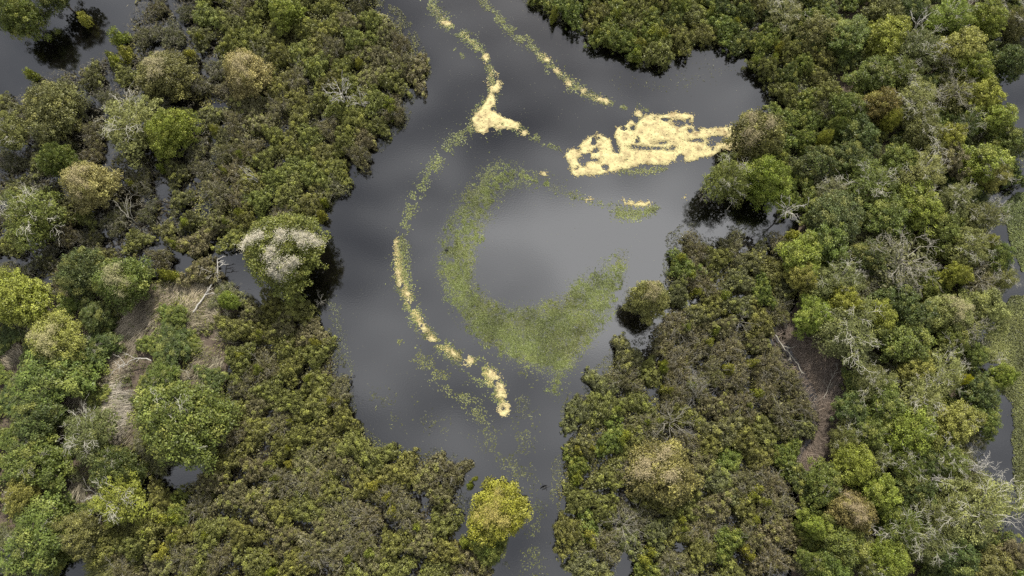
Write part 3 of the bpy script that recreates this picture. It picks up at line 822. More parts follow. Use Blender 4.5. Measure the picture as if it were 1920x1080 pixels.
 (1588,820,28,4.6,'airy',G_OLIVE,'branchy_tree','olive branchy tree right of the litter trail'),
 (1630,812,34,5.2,'lumpy',G_MID,'green_tree','green tree left of the bright dense tree'),
 (1602,768,30,4.6,'lumpy',G_DARK,'dark_tree','dark olive tree right of the trail bend'),
 (1780,852,40,5.4,'airy',G_MID,'grey_green_tree','grey-green tree above the big pale tree'),
 (1742,868,30,5.0,'lumpy',G_DARK,'dark_tree','dark tree left of the tree above the big pale one'),
 (1560,356,34,3.4,'airy',G_DULL,'thin_tree','thin dull tree at the edge of the brown litter hollow'),
]
for (px, py, rp, h, st, col, nm, lb) in T:
    plant(nm, TREE[st], px, py, rp * 1.04, h, col, lb, 'bush' if 'bush' in nm else 'tree', variant=3 if nm == 'big_green_tree' else None, dry=(0.33, 0.27, 0.07) if nm == 'yellow_green_tree' else None)

# the big tree over the left shore, with its whitish dry growth in the patches the photograph shows
def vined_tree():
    px, py, h = 525, 466, 8.4
    zc = h * 0.72
    x, y = map(float, at(px, py, zc)); g = -0.9
    R = 77 * px_m(px, py, zc)
    e = empty('vine_covered_tree', (x, y, g))
    c, C, K = crown_mesh('crown', R, 4.2, h - g, 200, 0.58, 16500, 0.22, 901, lobes=0.12, hue_p=0.2)
    obj('crown', c, e, (0.112, 0.128, 0.024))
    obj('trunk', trunk_mesh('trunk', C, h - g, 0.24, 902), e)
    m = px_m(px, py, zc)
    pts = []
    for (ax, ay, pr) in ((454,458,11),(466,452,13),(480,446,14),(490,442,9),(524,446,12),(528,436,9),(556,440,12),(572,442,13),(586,448,13),(596,458,9),(566,454,10),(508,468,11),(504,480,11),(516,492,14),(528,502,15),(540,492,12),(510,508,9),(520,516,9),(550,486,8)):
        q_ = math.hypot(ax - px, ay - py) * m / R
        zz = 3.3 + (h - 3.3) * math.sqrt(max(0.0, 1 - min(q_, 1.0) ** 2.2))
        wx, wy = at(ax, ay, zz)
        dx, dy = float(wx) - x, float(wy) - y
        pts.append((math.atan2(dy, dx), math.hypot(dx, dy) / R, pr * m * 1.3))
    obj('dry_growth', fuzz_mesh('dry_growth', pts, R, 4.2, h - g + 0.1, 9500, 903, 0.26, 0.026, -0.08), e, (0.45, 0.42, 0.33))
    tag(e, 'large rounded green tree with whitish dry patches on top over the left shore', 'tree')
vined_tree()

# ------------------------------------------------------------------ shrubs of the thickets
ZONES = [
 # name, polygon, spacing m, radius m, height m, [(style, colour, weight)], label, group
 ('scrub_bush', [(-70,200),(60,150),(180,115),(260,-40),(360,-40),(400,60),(440,180),(400,300),(360,420),(300,520),(120,560),(-70,520)], 3.1, 1.6, 1.7,
  [('twiggy', (0.070, 0.068, 0.040), 6), ('olive', (0.072, 0.072, 0.032), 3), ('olive', (0.090, 0.094, 0.030), 2), ('twiggy', (0.085, 0.072, 0.042), 2)], 'dull grey-olive bush in the flooded scrub of the upper left bank', 'bushes in the upper left flooded scrub'),
 ('olive_shrub', [(330,-50),(760,-50),(830,140),(700,300),(600,420),(460,400),(440,470),(360,520),(360,420),(400,300),(440,180),(400,60)], 2.35, 1.8, 2.3,
  [('olive', G_OLIVE, 5), ('olive', (0.118, 0.132, 0.032), 4), ('twiggy', G_BROWN, 2), ('twiggy', G_DULL, 1)], 'olive shrub in the thicket of the upper left shore', 'shrubs of the upper left thicket'),
 ('brown_shrub', [(430,590),(560,560),(680,700),(900,860),(900,1140),(190,1140),(200,1010),(300,930),(420,880),(430,720)], 2.35, 1.8, 2.3,
  [('olive', G_OLIVE, 6), ('olive', (0.125, 0.125, 0.034), 4), ('twiggy', G_BROWN, 3), ('olive', G_BROWN, 2), ('olive', G_MID, 1)], 'brownish olive shrub in the thicket of the lower left shore', 'shrubs of the lower left thicket'),
 ('east_shrub', [(1040,730),(1160,640),(1240,500),(1270,430),(1400,410),(1500,480),(1490,560),(1450,620),(1500,720),(1520,800),(1480,900),(1470,1140),(1060,1140),(1030,950)], 2.35, 1.8, 2.3,
  [('olive', G_OLIVE, 5), ('twiggy', G_BROWN, 3), ('olive', G_DULL, 3), ('olive', G_MID, 2)], 'olive brown shrub in the thicket right of the lake', 'shrubs of the right lakeside thicket'),
 ('green_shrub', [(960,-60),(1560,-60),(1570,260),(1600,330),(1520,420),(1450,380),(1440,200),(1330,80),(1230,140),(1100,70)], 2.4, 1.85, 2.5,
  [('olive', G_MID, 5), ('olive', G_OLIVE, 3), ('twiggy', G_DULL, 1), ('olive', G_DARK, 2)], 'green shrub in the thicket along the top right shore', 'shrubs of the top right thicket'),
 ('low_shrub', [(-80,520),(420,520),(450,640),(420,880),(220,1000),(-80,1120)], 3.0, 1.6, 1.5,
  [('olive', G_DARK, 3), ('olive', G_MID, 4), ('twiggy', G_DULL, 2)], 'low green shrub on the grassy ground of the left bank', 'low shrubs on the left bank'),
 ('forest_shrub', [(1490,-60),(1960,-60),(1960,1140),(1490,1140),(1500,900),(1530,780),(1600,690),(1490,600),(1500,430),(1560,300)], 3.1, 1.9, 2.8,
  [('olive', G_DARK, 4), ('olive', G_MID, 4), ('twiggy', G_DULL, 2)], 'dark green shrub between the trees of the right forest', 'shrubs between the forest trees'),
]
def water_clear(px, py):
    d = 1e9
    for w in WATERS:
        d = min(d, -float(sdist(w, np.array([px]), np.array([py]))[0]))
    return d
TREEPOS = np.array([[t[0], t[1], t[2]] for t in T] + [[525, 466, 76]], float)
placed = []
shrubs = []
PATHS = [TRAIL] + CLEAR_W
for (nm, poly, sp, R, h, pal, lb, gp) in ZONES:
    xs = [p[0] for p in poly]; ys = [p[1] for p in poly]
    W_ = [p[2] for p in pal]
    n = 5000
    qx = RNG.uniform(max(min(xs), -70), min(max(xs), 1990), n)
    qy = RNG.uniform(max(min(ys), -60), min(max(ys), 1130), n)
    ok = inside(poly, qx, qy)
    wd = np.min([-sdist(w, qx, qy) for w in WATERS], axis=0)
    ok &= wd > R * (0.74 if nm == 'green_shrub' else 0.6) * 15
    for c in PATHS:
        ok &= sdist(c, qx, qy) < -10
    for c in TREEPOS:
        ok &= np.hypot(qx - c[0], qy - c[1]) > c[2] * (0.7 if nm == 'forest_shrub' else 0.3)
    for px, py in zip(qx[ok], qy[ok]):
        x, y = at(px, py, h * 0.7)
        if any((x - a) ** 2 + (y - b) ** 2 < sp * sp for a, b in placed):
            continue
        placed.append((float(x), float(y)))
        st, col, _ = random.choices(pal, W_)[0]
        # colour drifts over the thicket in broad patches, as the kinds of shrub do
        f = float(fbm(np.array([x]), np.array([y]), 0.11, 3, 31)[0])
        if f > 0.60 and nm in ('olive_shrub', 'brown_shrub', 'east_shrub'):
            st, col = ('twiggy', G_BROWN) if f > 0.65 else ('olive', G_BROWN)
        k = random.uniform(0.86, 1.14)
        col = tuple(c * k for c in col)
        rr = R * random.uniform(0.85, 1.18)
        e = plant(nm, SHRUB[st], px, py, rr / px_m(px, py, h * 0.7), h * random.uniform(0.8, 1.15), col, lb, 'shrub', gp)
        if -20 < px < 1940 and -20 < py < 1100:
            shrubs.append((e, px, py, gp))
# small bright bushes that stand out from the thickets
SPOTS = [(448,395,8),(343,413,8),(421,415,5),(322,455,6),(302,510,8),(318,512,8),(584,122,7),(672,112,7),(728,190,10),(735,205,9),(605,375,6),(600,401,7),
         (240,340,6),(297,310,6),(415,317,6),(448,288,6),(398,240,6),(370,66,5),(352,97,8),(205,105,10),(230,95,10),(50,132,8),(214,62,12),(150,28,9),(538,870,7),(515,895,9),
         (480,930,8),(325,970,10),(302,972,12),(385,1005,8),(300,1040,12),(320,1010,10),(270,1000,9),(500,870,6),(540,840,6),(540,790,6),(620,750,8),(575,710,8),(590,640,9),(485,625,8),(480,690,9),(447,665,9),
         (700,910,12),(725,935,10),(735,960,10),(828,940,5),(780,990,8),(690,1040,10),(650,1050,9),(870,1020,9),(880,912,6),(889,898,4),(575,1040,7),(505,1075,8),
         (1288,612,8),(1360,553,10),(1248,690,8),(1247,680,6),(1083,843,9),(1110,840,6),(1130,843,6),(1083,893,10),(1080,905,7),(1160,765,6),(1175,815,10),(1165,825,9),
         (1105,1005,12),(1110,1020,9),(1210,1055,12),(1225,1035,9),(1282,975,7),(1283,993,6),(1425,915,9),(1415,930,10),(1440,940,9),(1420,975,8),(1400,1030,9),(1410,1045,7),
         (1330,640,9),(1345,620,8),(1370,690,9),(1415,680,8),(1425,735,9),(1405,760,7),(1300,720,8),(1255,730,10),(1240,790,7),(1215,790,7),(1190,60,6),(1200,80,10),(1225,55,12),(1245,60,10),(1195,95,9),
         (1120,60,8),(1040,20,7),(1280,10,8),(1455,105,7),(1465,85,7),(1160,20,9),(1335,20,8),(1380,40,7),(1420,110,7),(1490,440,12),(1300,515,8),(1310,545,7),(1280,480,8)]
for (px, py, rp) in SPOTS:
    e = plant('bright_bush', SHRUB['bright'], px, py, rp * 1.15, 2.7, random.choice([(0.17, 0.19, 0.02), (0.14, 0.165, 0.02), (0.20, 0.20, 0.025)]),
          'small bright yellow-green bush standing out of the darker thicket', 'bush', 'bright bushes dotted through the thickets')
    shrubs.append((e, px, py, 'bright'))
# every shrub is told apart by the nearest landmark: side of it, and how far out
MARKS = [(t[0], t[1], t[7]) for t in T if 0 < t[0] < 1920 and 0 < t[1] < 1080 and t[6] not in ('low_tree',)]
MARKS = [(a, b, c.split(' with ')[0].split(' in the ')[0].split(' near ')[0].split(' at the ')[0]) for a, b, c in MARKS]
cnt = {}
for m in MARKS:
    cnt[m[2]] = cnt.get(m[2], 0) + 1
MARKS = [m for m in MARKS if cnt[m[2]] == 1 and len(m[2].split()) <= 6]
MARKS += [(525, 466, 'large tree with whitish patches'), (636, 166, 'bleached white dead tree'), (470, 326, 'left thicket grey dead tree'), (1262, 792, 'wide grey leafless bush'),
          (800, 138, 'point of the upper left shore'), (1230, 120, 'point of the top right shore'), (660, 800, 'lower left corner of the lake'), (1066, 770, 'lower right corner of the lake'),
          (700, 1075, 'bottom edge beside the lake'), (420, 1075, 'lower left bottom edge'), (1350, 1075, 'bottom edge of right thicket'), (600, 4, 'top edge left of the lake'), (1300, 4, 'top edge right of the lake'), (560, 760, 'middle of the lower left thicket'),
          (1380, 640, 'middle of the right thicket')]
SIDES = ['right of', 'up and right of', 'above', 'up and left of', 'left of', 'down and left of', 'below', 'down and right of']
ORD = ['nearest', 'second', 'third', 'fourth', 'fifth', 'sixth', 'seventh', 'eighth', 'ninth', 'tenth']
bucket = {}
for e, px, py, gp in shrubs:
    m = min(MARKS, key=lambda m: (m[0] - px) ** 2 + (m[1] - py) ** 2)
    sec = int(round(math.atan2(m[1] - py, px - m[0]) / (math.pi / 4))) % 8
    bucket.setdefault((m, sec, gp), []).append((math.hypot(px - m[0], py - m[1]), e))
TONE = {'scrub_bush': 'grey-olive bush', 'olive_shrub': 'olive shrub', 'brown_shrub': 'brown-olive shrub', 'east_shrub': 'olive-brown shrub', 'green_shrub': 'green shrub', 'low_shrub': 'low green shrub', 'forest_shrub': 'dark shrub', 'bright_bush': 'small bright bush'}
for (m, sec, gp), lst in bucket.items():
    lst.sort(key=lambda q: q[0])
    for i, (d, e) in enumerate(lst):
        e['label'] = '%s %s %s the %s' % (ORD[min(i, 9)], TONE[e.name.split('.')[0]], SIDES[sec], m[2])

# ------------------------------------------------------------------ ground cover nobody could count
def scatter(poly, dens, keep=None):
    """random world points inside a photo polygon"""
    a = np.array(poly, float)
    x, y = at(a[:, 0], a[:, 1])
    n = int((x.max() - x.min()) * (y.max() - y.min()) * dens)
    X = RNG.uniform(x.min(), x.max(), n); Y = RNG.uniform(y.min(), y.max(), n)
    px, py = pix(X, Y)
    ok = inside(poly, px, py)
    if keep is not None:
        ok &= keep(X, Y, px, py)
    return X[ok], Y[ok]
def leaf_stuff(name, X, Y, zlo, zhi, L, narrow, color, label, mat=None, tilt=0.5, flow=None, hue_p=0.3, fl=0.0, ground=True):
    n = len(X)
    G = np.maximum(ground_h(X, Y), 0.0) if ground else np.zeros(n)
    Z = G + RNG.uniform(zlo, zhi, n)
    Nn = RNG.normal(0, tilt, (n, 3)) + np.array([[0, 0, 1.0]])
    T_ = RNG.normal(0, 1, (n, 3)) * np.array([[1, 1, 0.25]])
    if flow is not None:
        fx, fy = flow(X, Y)
        T_ = T_ * (1 - fl) + np.stack([fx, fy, np.zeros(n)], 1) * fl * 2
    Ls = L * RNG.uniform(0.6, 1.5, n)
    V, F = leaves(np.stack([X, Y, Z], 1), Nn, T_, Ls, Ls * narrow * RNG.uniform(0.7, 1.4, n))
    tone = fbm(X, Y, 0.5, 3, 77)
    var = np.clip(0.5 + (tone - 0.5) * 0.9 + RNG.normal(0, 0.2, n), 0, 1)
    hue = np.clip((fbm(X, Y, 0.35, 3, 99) - 0.35) * 1.6 + RNG.normal(0, 0.2, n), 0, 1)
    o = obj(name, np_mesh(name, V, F, mat or M_LEAF, {'var': var, 'hue': hue}), None, color)
    return tag(o, label, None, None, 'stuff')
def not_water(X, Y, px, py, m=4):
    ok = np.ones(len(px), bool)
    for w in WATERS:
        ok &= sdist(w, px, py) < -m + 14 * (fbm(X, Y, 0.8, 3, 3) - 0.5)
    return ok
def off_trail(X, Y, px, py):
    ok = not_water(X, Y, px, py)
    for c in PATHS:
        ok &= sdist(c, px, py) < 8 * (fbm(X, Y, 0.8, 3, 8) - 0.6)
    return ok
for (nm, poly, dens, col, lb) in (
    ('undergrowth', ZONES[1][1], 52, (0.082, 0.082, 0.026), 'dark olive undergrowth between the shrubs of the upper left shore'),
    ('undergrowth', ZONES[2][1], 52, (0.086, 0.080, 0.032), 'brown olive undergrowth between the shrubs of the lower left shore'),
    ('undergrowth', ZONES[3][1], 52, (0.086, 0.080, 0.032), 'brown olive undergrowth between the shrubs right of the lake'),
    ('undergrowth', ZONES[4][1], 52, (0.070, 0.080, 0.022), 'green undergrowth between the shrubs of the top right shore'),
    ('undergrowth', ZONES[5][1], 40, (0.058, 0.070, 0.018), 'green ground cover on the left bank'),
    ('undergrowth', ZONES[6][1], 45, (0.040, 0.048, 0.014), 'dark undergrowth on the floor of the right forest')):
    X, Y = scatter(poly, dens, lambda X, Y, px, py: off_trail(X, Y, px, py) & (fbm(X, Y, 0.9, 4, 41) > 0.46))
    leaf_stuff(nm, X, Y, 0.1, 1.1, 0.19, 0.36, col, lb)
X, Y = scatter(ZONES[0][1], 22, lambda X, Y, px, py: not_water(X, Y, px, py) & (fbm(X, Y, 0.4, 3, 43) > 0.47))
leaf_stuff('flooded_brush', X, Y, 0.02, 0.9, 0.36, 0.12, (0.10, 0.095, 0.07), 'grey twiggy brush standing in the dark water of the upper left', mat=M_STRAW)

X, Y = scatter([(500,-20),(1500,-20),(1500,480),(1300,700),(1100,1110),(850,1110),(560,800),(500,560)], 55,
               lambda X, Y, px, py: (np.abs(sdist(LAKE, px, py) - 3) < 5 + 13 * fbm(X, Y, 0.3, 3, 88) ** 2) & (fbm(X, Y, 0.8, 3, 89) > 0.44))
leaf_stuff('shore_debris', X, Y, 0.004, 0.16, 0.22, 0.2, (0.070, 0.072, 0.038), 'drowned stems and leafy debris along the shore of the lake', tilt=0.35)
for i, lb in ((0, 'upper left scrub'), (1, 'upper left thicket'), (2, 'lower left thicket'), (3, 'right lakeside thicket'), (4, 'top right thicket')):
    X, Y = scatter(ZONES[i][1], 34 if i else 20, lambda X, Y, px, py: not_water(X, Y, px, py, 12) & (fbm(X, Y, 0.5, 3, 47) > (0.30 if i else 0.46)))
    leaf_stuff('gap_shade', X, Y, 0.005, 0.22, 0.42, 0.34, (0.026, 0.021, 0.013), 'near-black flakes added as painted shade in the water gaps of the ' + lb, tilt=0.3)  # near-black flakes added to darken the gaps: shade put in as colour
def swirl(X, Y):
    a = fbm(X, Y, 0.12, 2, 61) * 6.0 + 0.4
    return np.cos(a), np.sin(a)
for i, c in enumerate(CLEAR_W):
    X, Y = scatter(c, 300, lambda X, Y, px, py: fbm(X, Y, 0.6, 3, 21) > 0.34)
    leaf_stuff('dry_grass', X, Y, 0.02, 0.45, 1.25, 0.022, (0.29, 0.255, 0.185) if i != 1 else (0.37, 0.34, 0.28),
               ['tan dry grass in the clearing beside the white-patched tree', 'pale grey flattened grass strip left of the largest left-bank tree', 'grey dry grass around the bleached fallen trunk',
                'grey dry grass right of the bright yellow-green edge tree', 'brownish dry grass above the largest left-bank tree', 'grey dry grass at the left edge', 'brown dry grass above the grey white-branched tree',
                'brown dry grass near the pale yellow bush'][i], mat=M_STRAW, flow=swirl, fl=0.75)
X, Y = scatter([(180,520),(430,520),(440,650),(260,740),(260,860),(180,850)], 110, lambda X, Y, px, py: (np.max([sdist(c, px, py) for c in CLEAR_W], axis=0) > -6) & (fbm(X, Y, 0.5, 4, 28) > 0.49))
leaf_stuff('grass_tufts', X, Y, 0.05, 0.5, 0.3, 0.25, (0.075, 0.088, 0.026), 'green tufts creeping into the dry grass of the left bank')
wide = [(40,560),(130,545),(260,545),(330,530),(420,530),(450,640),(400,740),(240,850),(130,820),(60,700)]
X, Y = scatter(wide, 34, lambda X, Y, px, py: (fbm(X, Y, 0.25, 3, 22) > 0.47))
leaf_stuff('dry_grass', X, Y, 0.05, 1.0, 1.1, 0.022, (0.29, 0.26, 0.18), 'straggling dry grass mixed into the green cover of the left bank', mat=M_STRAW, flow=swirl, fl=0.6)
X, Y = scatter([(1440,590),(1610,660),(1620,760),(1600,880),(1500,900),(1440,700)], 60, lambda X, Y, px, py: sdist(TRAIL, px, py) > -16 + 30 * (fbm(X, Y, 0.7, 3, 9) - 0.5))
leaf_stuff('dry_litter', X, Y, 0.01, 0.25, 0.85, 0.03, (0.165, 0.138, 0.112), 'brown dry litter and twigs on the trail in the right forest', mat=M_STRAW, flow=swirl, fl=0.4)
X, Y = scatter([(190,1000),(260,960),(290,1000),(260,1080),(180,1130),(160,1060)], 120, None)
leaf_stuff('sedge', X, Y, 0.1, 0.6, 0.7, 0.06, (0.115, 0.115, 0.035), 'olive sedge leaning over the small pond at the lower left', flow=lambda X, Y: (np.full(len(X), 0.8), np.full(len(X), 0.5)), fl=0.7)

# ------------------------------------------------------------------ weeds floating on the lake
def on_line(pts, w, step_n, spread=0.5):
    """points scattered along a photo polyline; w = half width in pixels at each vertex"""
    P = []
    for (x0, y0, w0), (x1, y1, w1) in zip(pts[:-1], pts[1:]):
        L = math.hypot(x1 - x0, y1 - y0)
        n = int(L * (w0 + w1) * step_n * w)
        t = RNG.uniform(0, 1, n)
        ww = w0 + (w1 - w0) * t
        P.append(np.stack([x0 + (x1 - x0) * t + RNG.normal(0, spread, n) * ww, y0 + (y1 - y0) * t + RNG.normal(0, spread, n) * ww], 1))
    P = np.concatenate(P)
    return at(P[:, 0], P[:, 1])
LN_A = [(795,-30,12),(808,8,14),(830,38,15),(855,55,12),(880,72,13),(898,92,9),(910,110,8),(920,135,8),(928,158,11),(918,185,13),(905,215,20),(905,240,24)]
LN_A2 = [(905,238,16),(950,238,14),(982,246,12),(1008,262,8),(1030,272,5),(1052,282,5)]
LN_A3 = [(890,240,16),(860,258,16),(835,280,14),(815,312,14),(795,340,13),(778,368,13),(768,400,12),(758,430,11),(748,456,9)]
LN_A4 = [(757,452,12),(752,490,17),(756,530,18),(768,570,16),(785,605,14),(808,632,12),(842,658,15),(882,682,18),(915,705,22),(934,735,16),(944,765,8)]
LN_B = [(893,-30,10),(908,8,11),(935,36,9),(960,58,12),(990,80,13),(1003,92,6),(1022,115,12),(1040,136,12),(1062,154,13),(1090,170,12),(1118,184,10),(1140,192,9),(1165,200,3),(1190,206,10),(1215,208,5)]
def clump(X, Y, thr, sc=1.0, seed=51):
    k = fbm(X, Y, sc, 3, seed) > thr
    return X[k], Y[k]
def weed(pts, w, lb, thr=0.42, col=(0.105, 0.118, 0.036), L=0.20, n=0.9, seed=51):
    sparse = w < 0.1
    X, Y = on_line(pts, w, n)
    X, Y = clump(X, Y, thr + (0.06 if sparse else 0), 1.1 if not sparse else 0.8, seed)
    if sparse:
        col = tuple(c * 0.62 for c in col)
    return leaf_stuff('floating_weed', X, Y, 0.006, 0.05, L * (1.7 if sparse else 1.0), 0.2 if sparse else 0.42, col, lb, mat=M_WEED, tilt=0.22, ground=False)
weed(LN_A, 0.5, 'yellow-green weed strand winding down from the top of the lake')
weed(LN_A2, 0.36, 'thin weed strand trailing from the forked yellow mat towards the big yellow mat', 0.46)
weed(LN_A3, 0.34, 'green weed strand curving from the forked yellow mat down the left of the lake', 0.36)
weed(LN_A4, 0.55, 'green weed band carrying yellow mats down the lower left of the lake', 0.36)
weed(LN_B, 0.45, 'weed strand running from the top of the lake to the big yellow mat', 0.44)
YDRIFT = (0.40, 0.335, 0.14)
weed([(742,450,5),(748,500,8),(752,530,8),(765,562,8),(788,606,6),(812,635,6),(845,660,8),(882,681,10),(918,703,12),(936,735,10),(944,760,5)], 0.75, 'yellow drift between the mats of the lower weed band', 0.42, YDRIFT, 0.17)
weed([(808,10,5),(835,42,7),(880,72,5),(908,105,5),(922,140,6),(926,165,8)], 0.3, 'yellow drift on the strand above the forked yellow mat', 0.5, YDRIFT, 0.16)
weed([(1000,92,4),(1025,116,7),(1045,138,7),(1068,156,8),(1092,171,7),(1130,188,8)], 0.2, 'yellow drift along the right weed strand', 0.54, YDRIFT, 0.16)
CRES = [(905,318),(945,304),(990,318),(1040,338),(1085,365),(1075,374),(1040,360),(1000,348),(965,352),(935,380),(912,420),(898,460),(886,500),(890,530),
        (912,560),(950,575),(1000,577),(1040,562),(1072,532),(1110,512),(1148,484),(1166,478),(1168,520),(1152,572),(1122,622),(1088,662),(1064,700),
        (1042,745),(1030,735),(1040,700),(1000,692),(950,668),(905,642),(865,602),(836,552),(824,500),(826,450),(848,400),(872,352)]
def cres_keep(X, Y, px, py):
    d = sdist(CRES, px, py)
    return RNG.uniform(0, 1, len(px)) < np.clip((d + 6 + 22 * (fbm(X, Y, 0.5, 3, 14) - 0.5)) / 26.0, 0.03, 1) * np.clip((fbm(X, Y, 1.6, 4, 15) - 0.22) * 2.4 + (fbm(X, Y, 0.3, 3, 16) - 0.5) * 0.4 + np.clip((py - 470) / 300, -0.15, 0.4), 0.08, 1)
big = [(800,290),(1100,290),(1190,470),(1190,600),(1060,770),(1000,720),(800,600)]
X, Y = scatter(big, 250, lambda X, Y, px, py: (sdist(CRES, px, py) > -4 + 16 * (fbm(X, Y, 0.6, 3, 12) - 0.5)) & (fbm(X, Y, 2.2, 4, 13) + 0.14 * (fbm(X, Y, 0.3, 2, 17) - 0.5) + np.clip((py - 470) / 2500, -0.05, 0.06) > 0.495 + 0.20 * np.clip(1 - sdist(CRES, px, py) / 24.0, 0, 1)))
leaf_stuff('floating_weed', X, Y, 0.006, 0.05, 0.30, 0.17, (0.105, 0.130, 0.036), 'joined yellow-green weed strands over the crescent bed', mat=M_WEED, tilt=0.3, ground=False, flow=lambda X, Y: (np.cos(fbm(X, Y, 0.2, 2, 66) * 7), np.sin(fbm(X, Y, 0.2, 2, 66) * 7)), fl=0.5)
X, Y = scatter(big, 420, lambda X, Y, px, py: (sdist(CRES, px, py) > -14) & cres_keep(X, Y, px, py))
leaf_stuff('floating_weed', X, Y, 0.004, 0.03, 0.14, 0.38, (0.090, 0.112, 0.034), 'large crescent bed of green weed in the middle of the lake', mat=M_WEED, tilt=0.25, ground=False, flow=lambda X, Y: (np.full(len(X), 0.8), np.full(len(X), -0.5)), fl=0.4)
weed([(1150,400,10),(1190,402,13),(1232,392,8)], 0.9, 'small green weed patch below the little yellow mat right of centre', 0.34)
weed([(1080,368,7),(1110,378,8),(1150,385,8),(1200,390,7),(1260,388,7)], 0.16, 'sparse weed line between the crescent bed and the right shore', 0.4)
weed([(1160,322,6),(1190,322,8),(1225,320,7),(1250,316,4)], 0.5, 'green weed fringe under the big yellow mat', 0.4)
weed([(745,640,6),(775,660,14),(808,690,18),(850,725,20),(890,765,18),(905,790,14)], 0.22, 'loose weed band below the lower left weed and mats', 0.46)
weed([(900,800,26),(940,840,34),(975,880,30),(990,920,26)], 0.099, 'sparse weed spread above the lone bright yellow-green tree', 0.40, L=0.17)
weed([(985,680,14),(975,740,20),(985,800,26),(970,850,28)], 0.08, 'thin weed drifting below the crescent bed', 0.40, L=0.17)
weed([(1010,940,12),(1005,1000,22),(1000,1060,26),(1010,1110,24)], 0.099, 'sparse weed beside the bottom channel', 0.38, L=0.17)
weed([(620,560,12),(632,600,15),(640,640,10),(660,700,8)], 0.16, 'pale weed along the left shore below the black reflection', 0.42, col=(0.085, 0.09, 0.045), L=0.15)
weed([(700,740,20),(740,770,30),(790,800,24),(840,800,20)], 0.09, 'sparse weed in the lower left of the lake', 0.42, L=0.16)
weed([(1150,150,20),(1250,155,28),(1330,130,30),(1370,120,20)], 0.03, 'scattered weed specks under the top right shore', 0.40, L=0.13)
weed([(850,90,5),(872,110,5)], 0.35, 'small weed tuft left of the upper weed strand', 0.35)
X, Y = scatter(LAKE, 0.75, lambda X, Y, px, py: fbm(X, Y, 0.10, 2, 71) > 0.38)
leaf_stuff('floating_leaves', X, Y, 0.004, 0.012, 0.10, 0.35, (0.10, 0.10, 0.065), 'tiny floating leaves and debris scattered over the open lake', mat=M_WEED, tilt=0.15, ground=False)
MEADOW = [(1835,645),(1862,615),(1895,555),(2050,540),(2050,1040),(1935,1040),(1915,960),(1900,900),(1895,830),(1900,790),(1890,760),(1870,740),(1885,690),(1855,680)]
X, Y = scatter(MEADOW, 330, lambda X, Y, px, py: (sdist(MEADOW, px, py) > 46 * (fbm(X, Y, 0.4, 4, 18) - 0.52) + 10 * RNG.uniform(0, 1, len(px)) ** 2))
leaf_stuff('weed_meadow', X, Y, 0.01, 0.14, 0.2, 0.3, (0.125, 0.142, 0.048), 'green weed field on the water along the lower right edge', mat=M_WEED, tilt=0.5, ground=False)
MEAD2 = [(1875,390),(1905,360),(2050,330),(2050,520),(1915,510),(1895,460)]
X, Y = scatter(MEAD2, 330, lambda X, Y, px, py: (sdist(MEAD2, px, py) > 14 * (fbm(X, Y, 0.5, 3, 19) - 0.45)))
leaf_stuff('weed_meadow', X, Y, 0.01, 0.14, 0.2, 0.3, (0.10, 0.125, 0.04), 'green weed field on the water at the middle of the right edge', mat=M_WEED, tilt=0.5, ground=False)

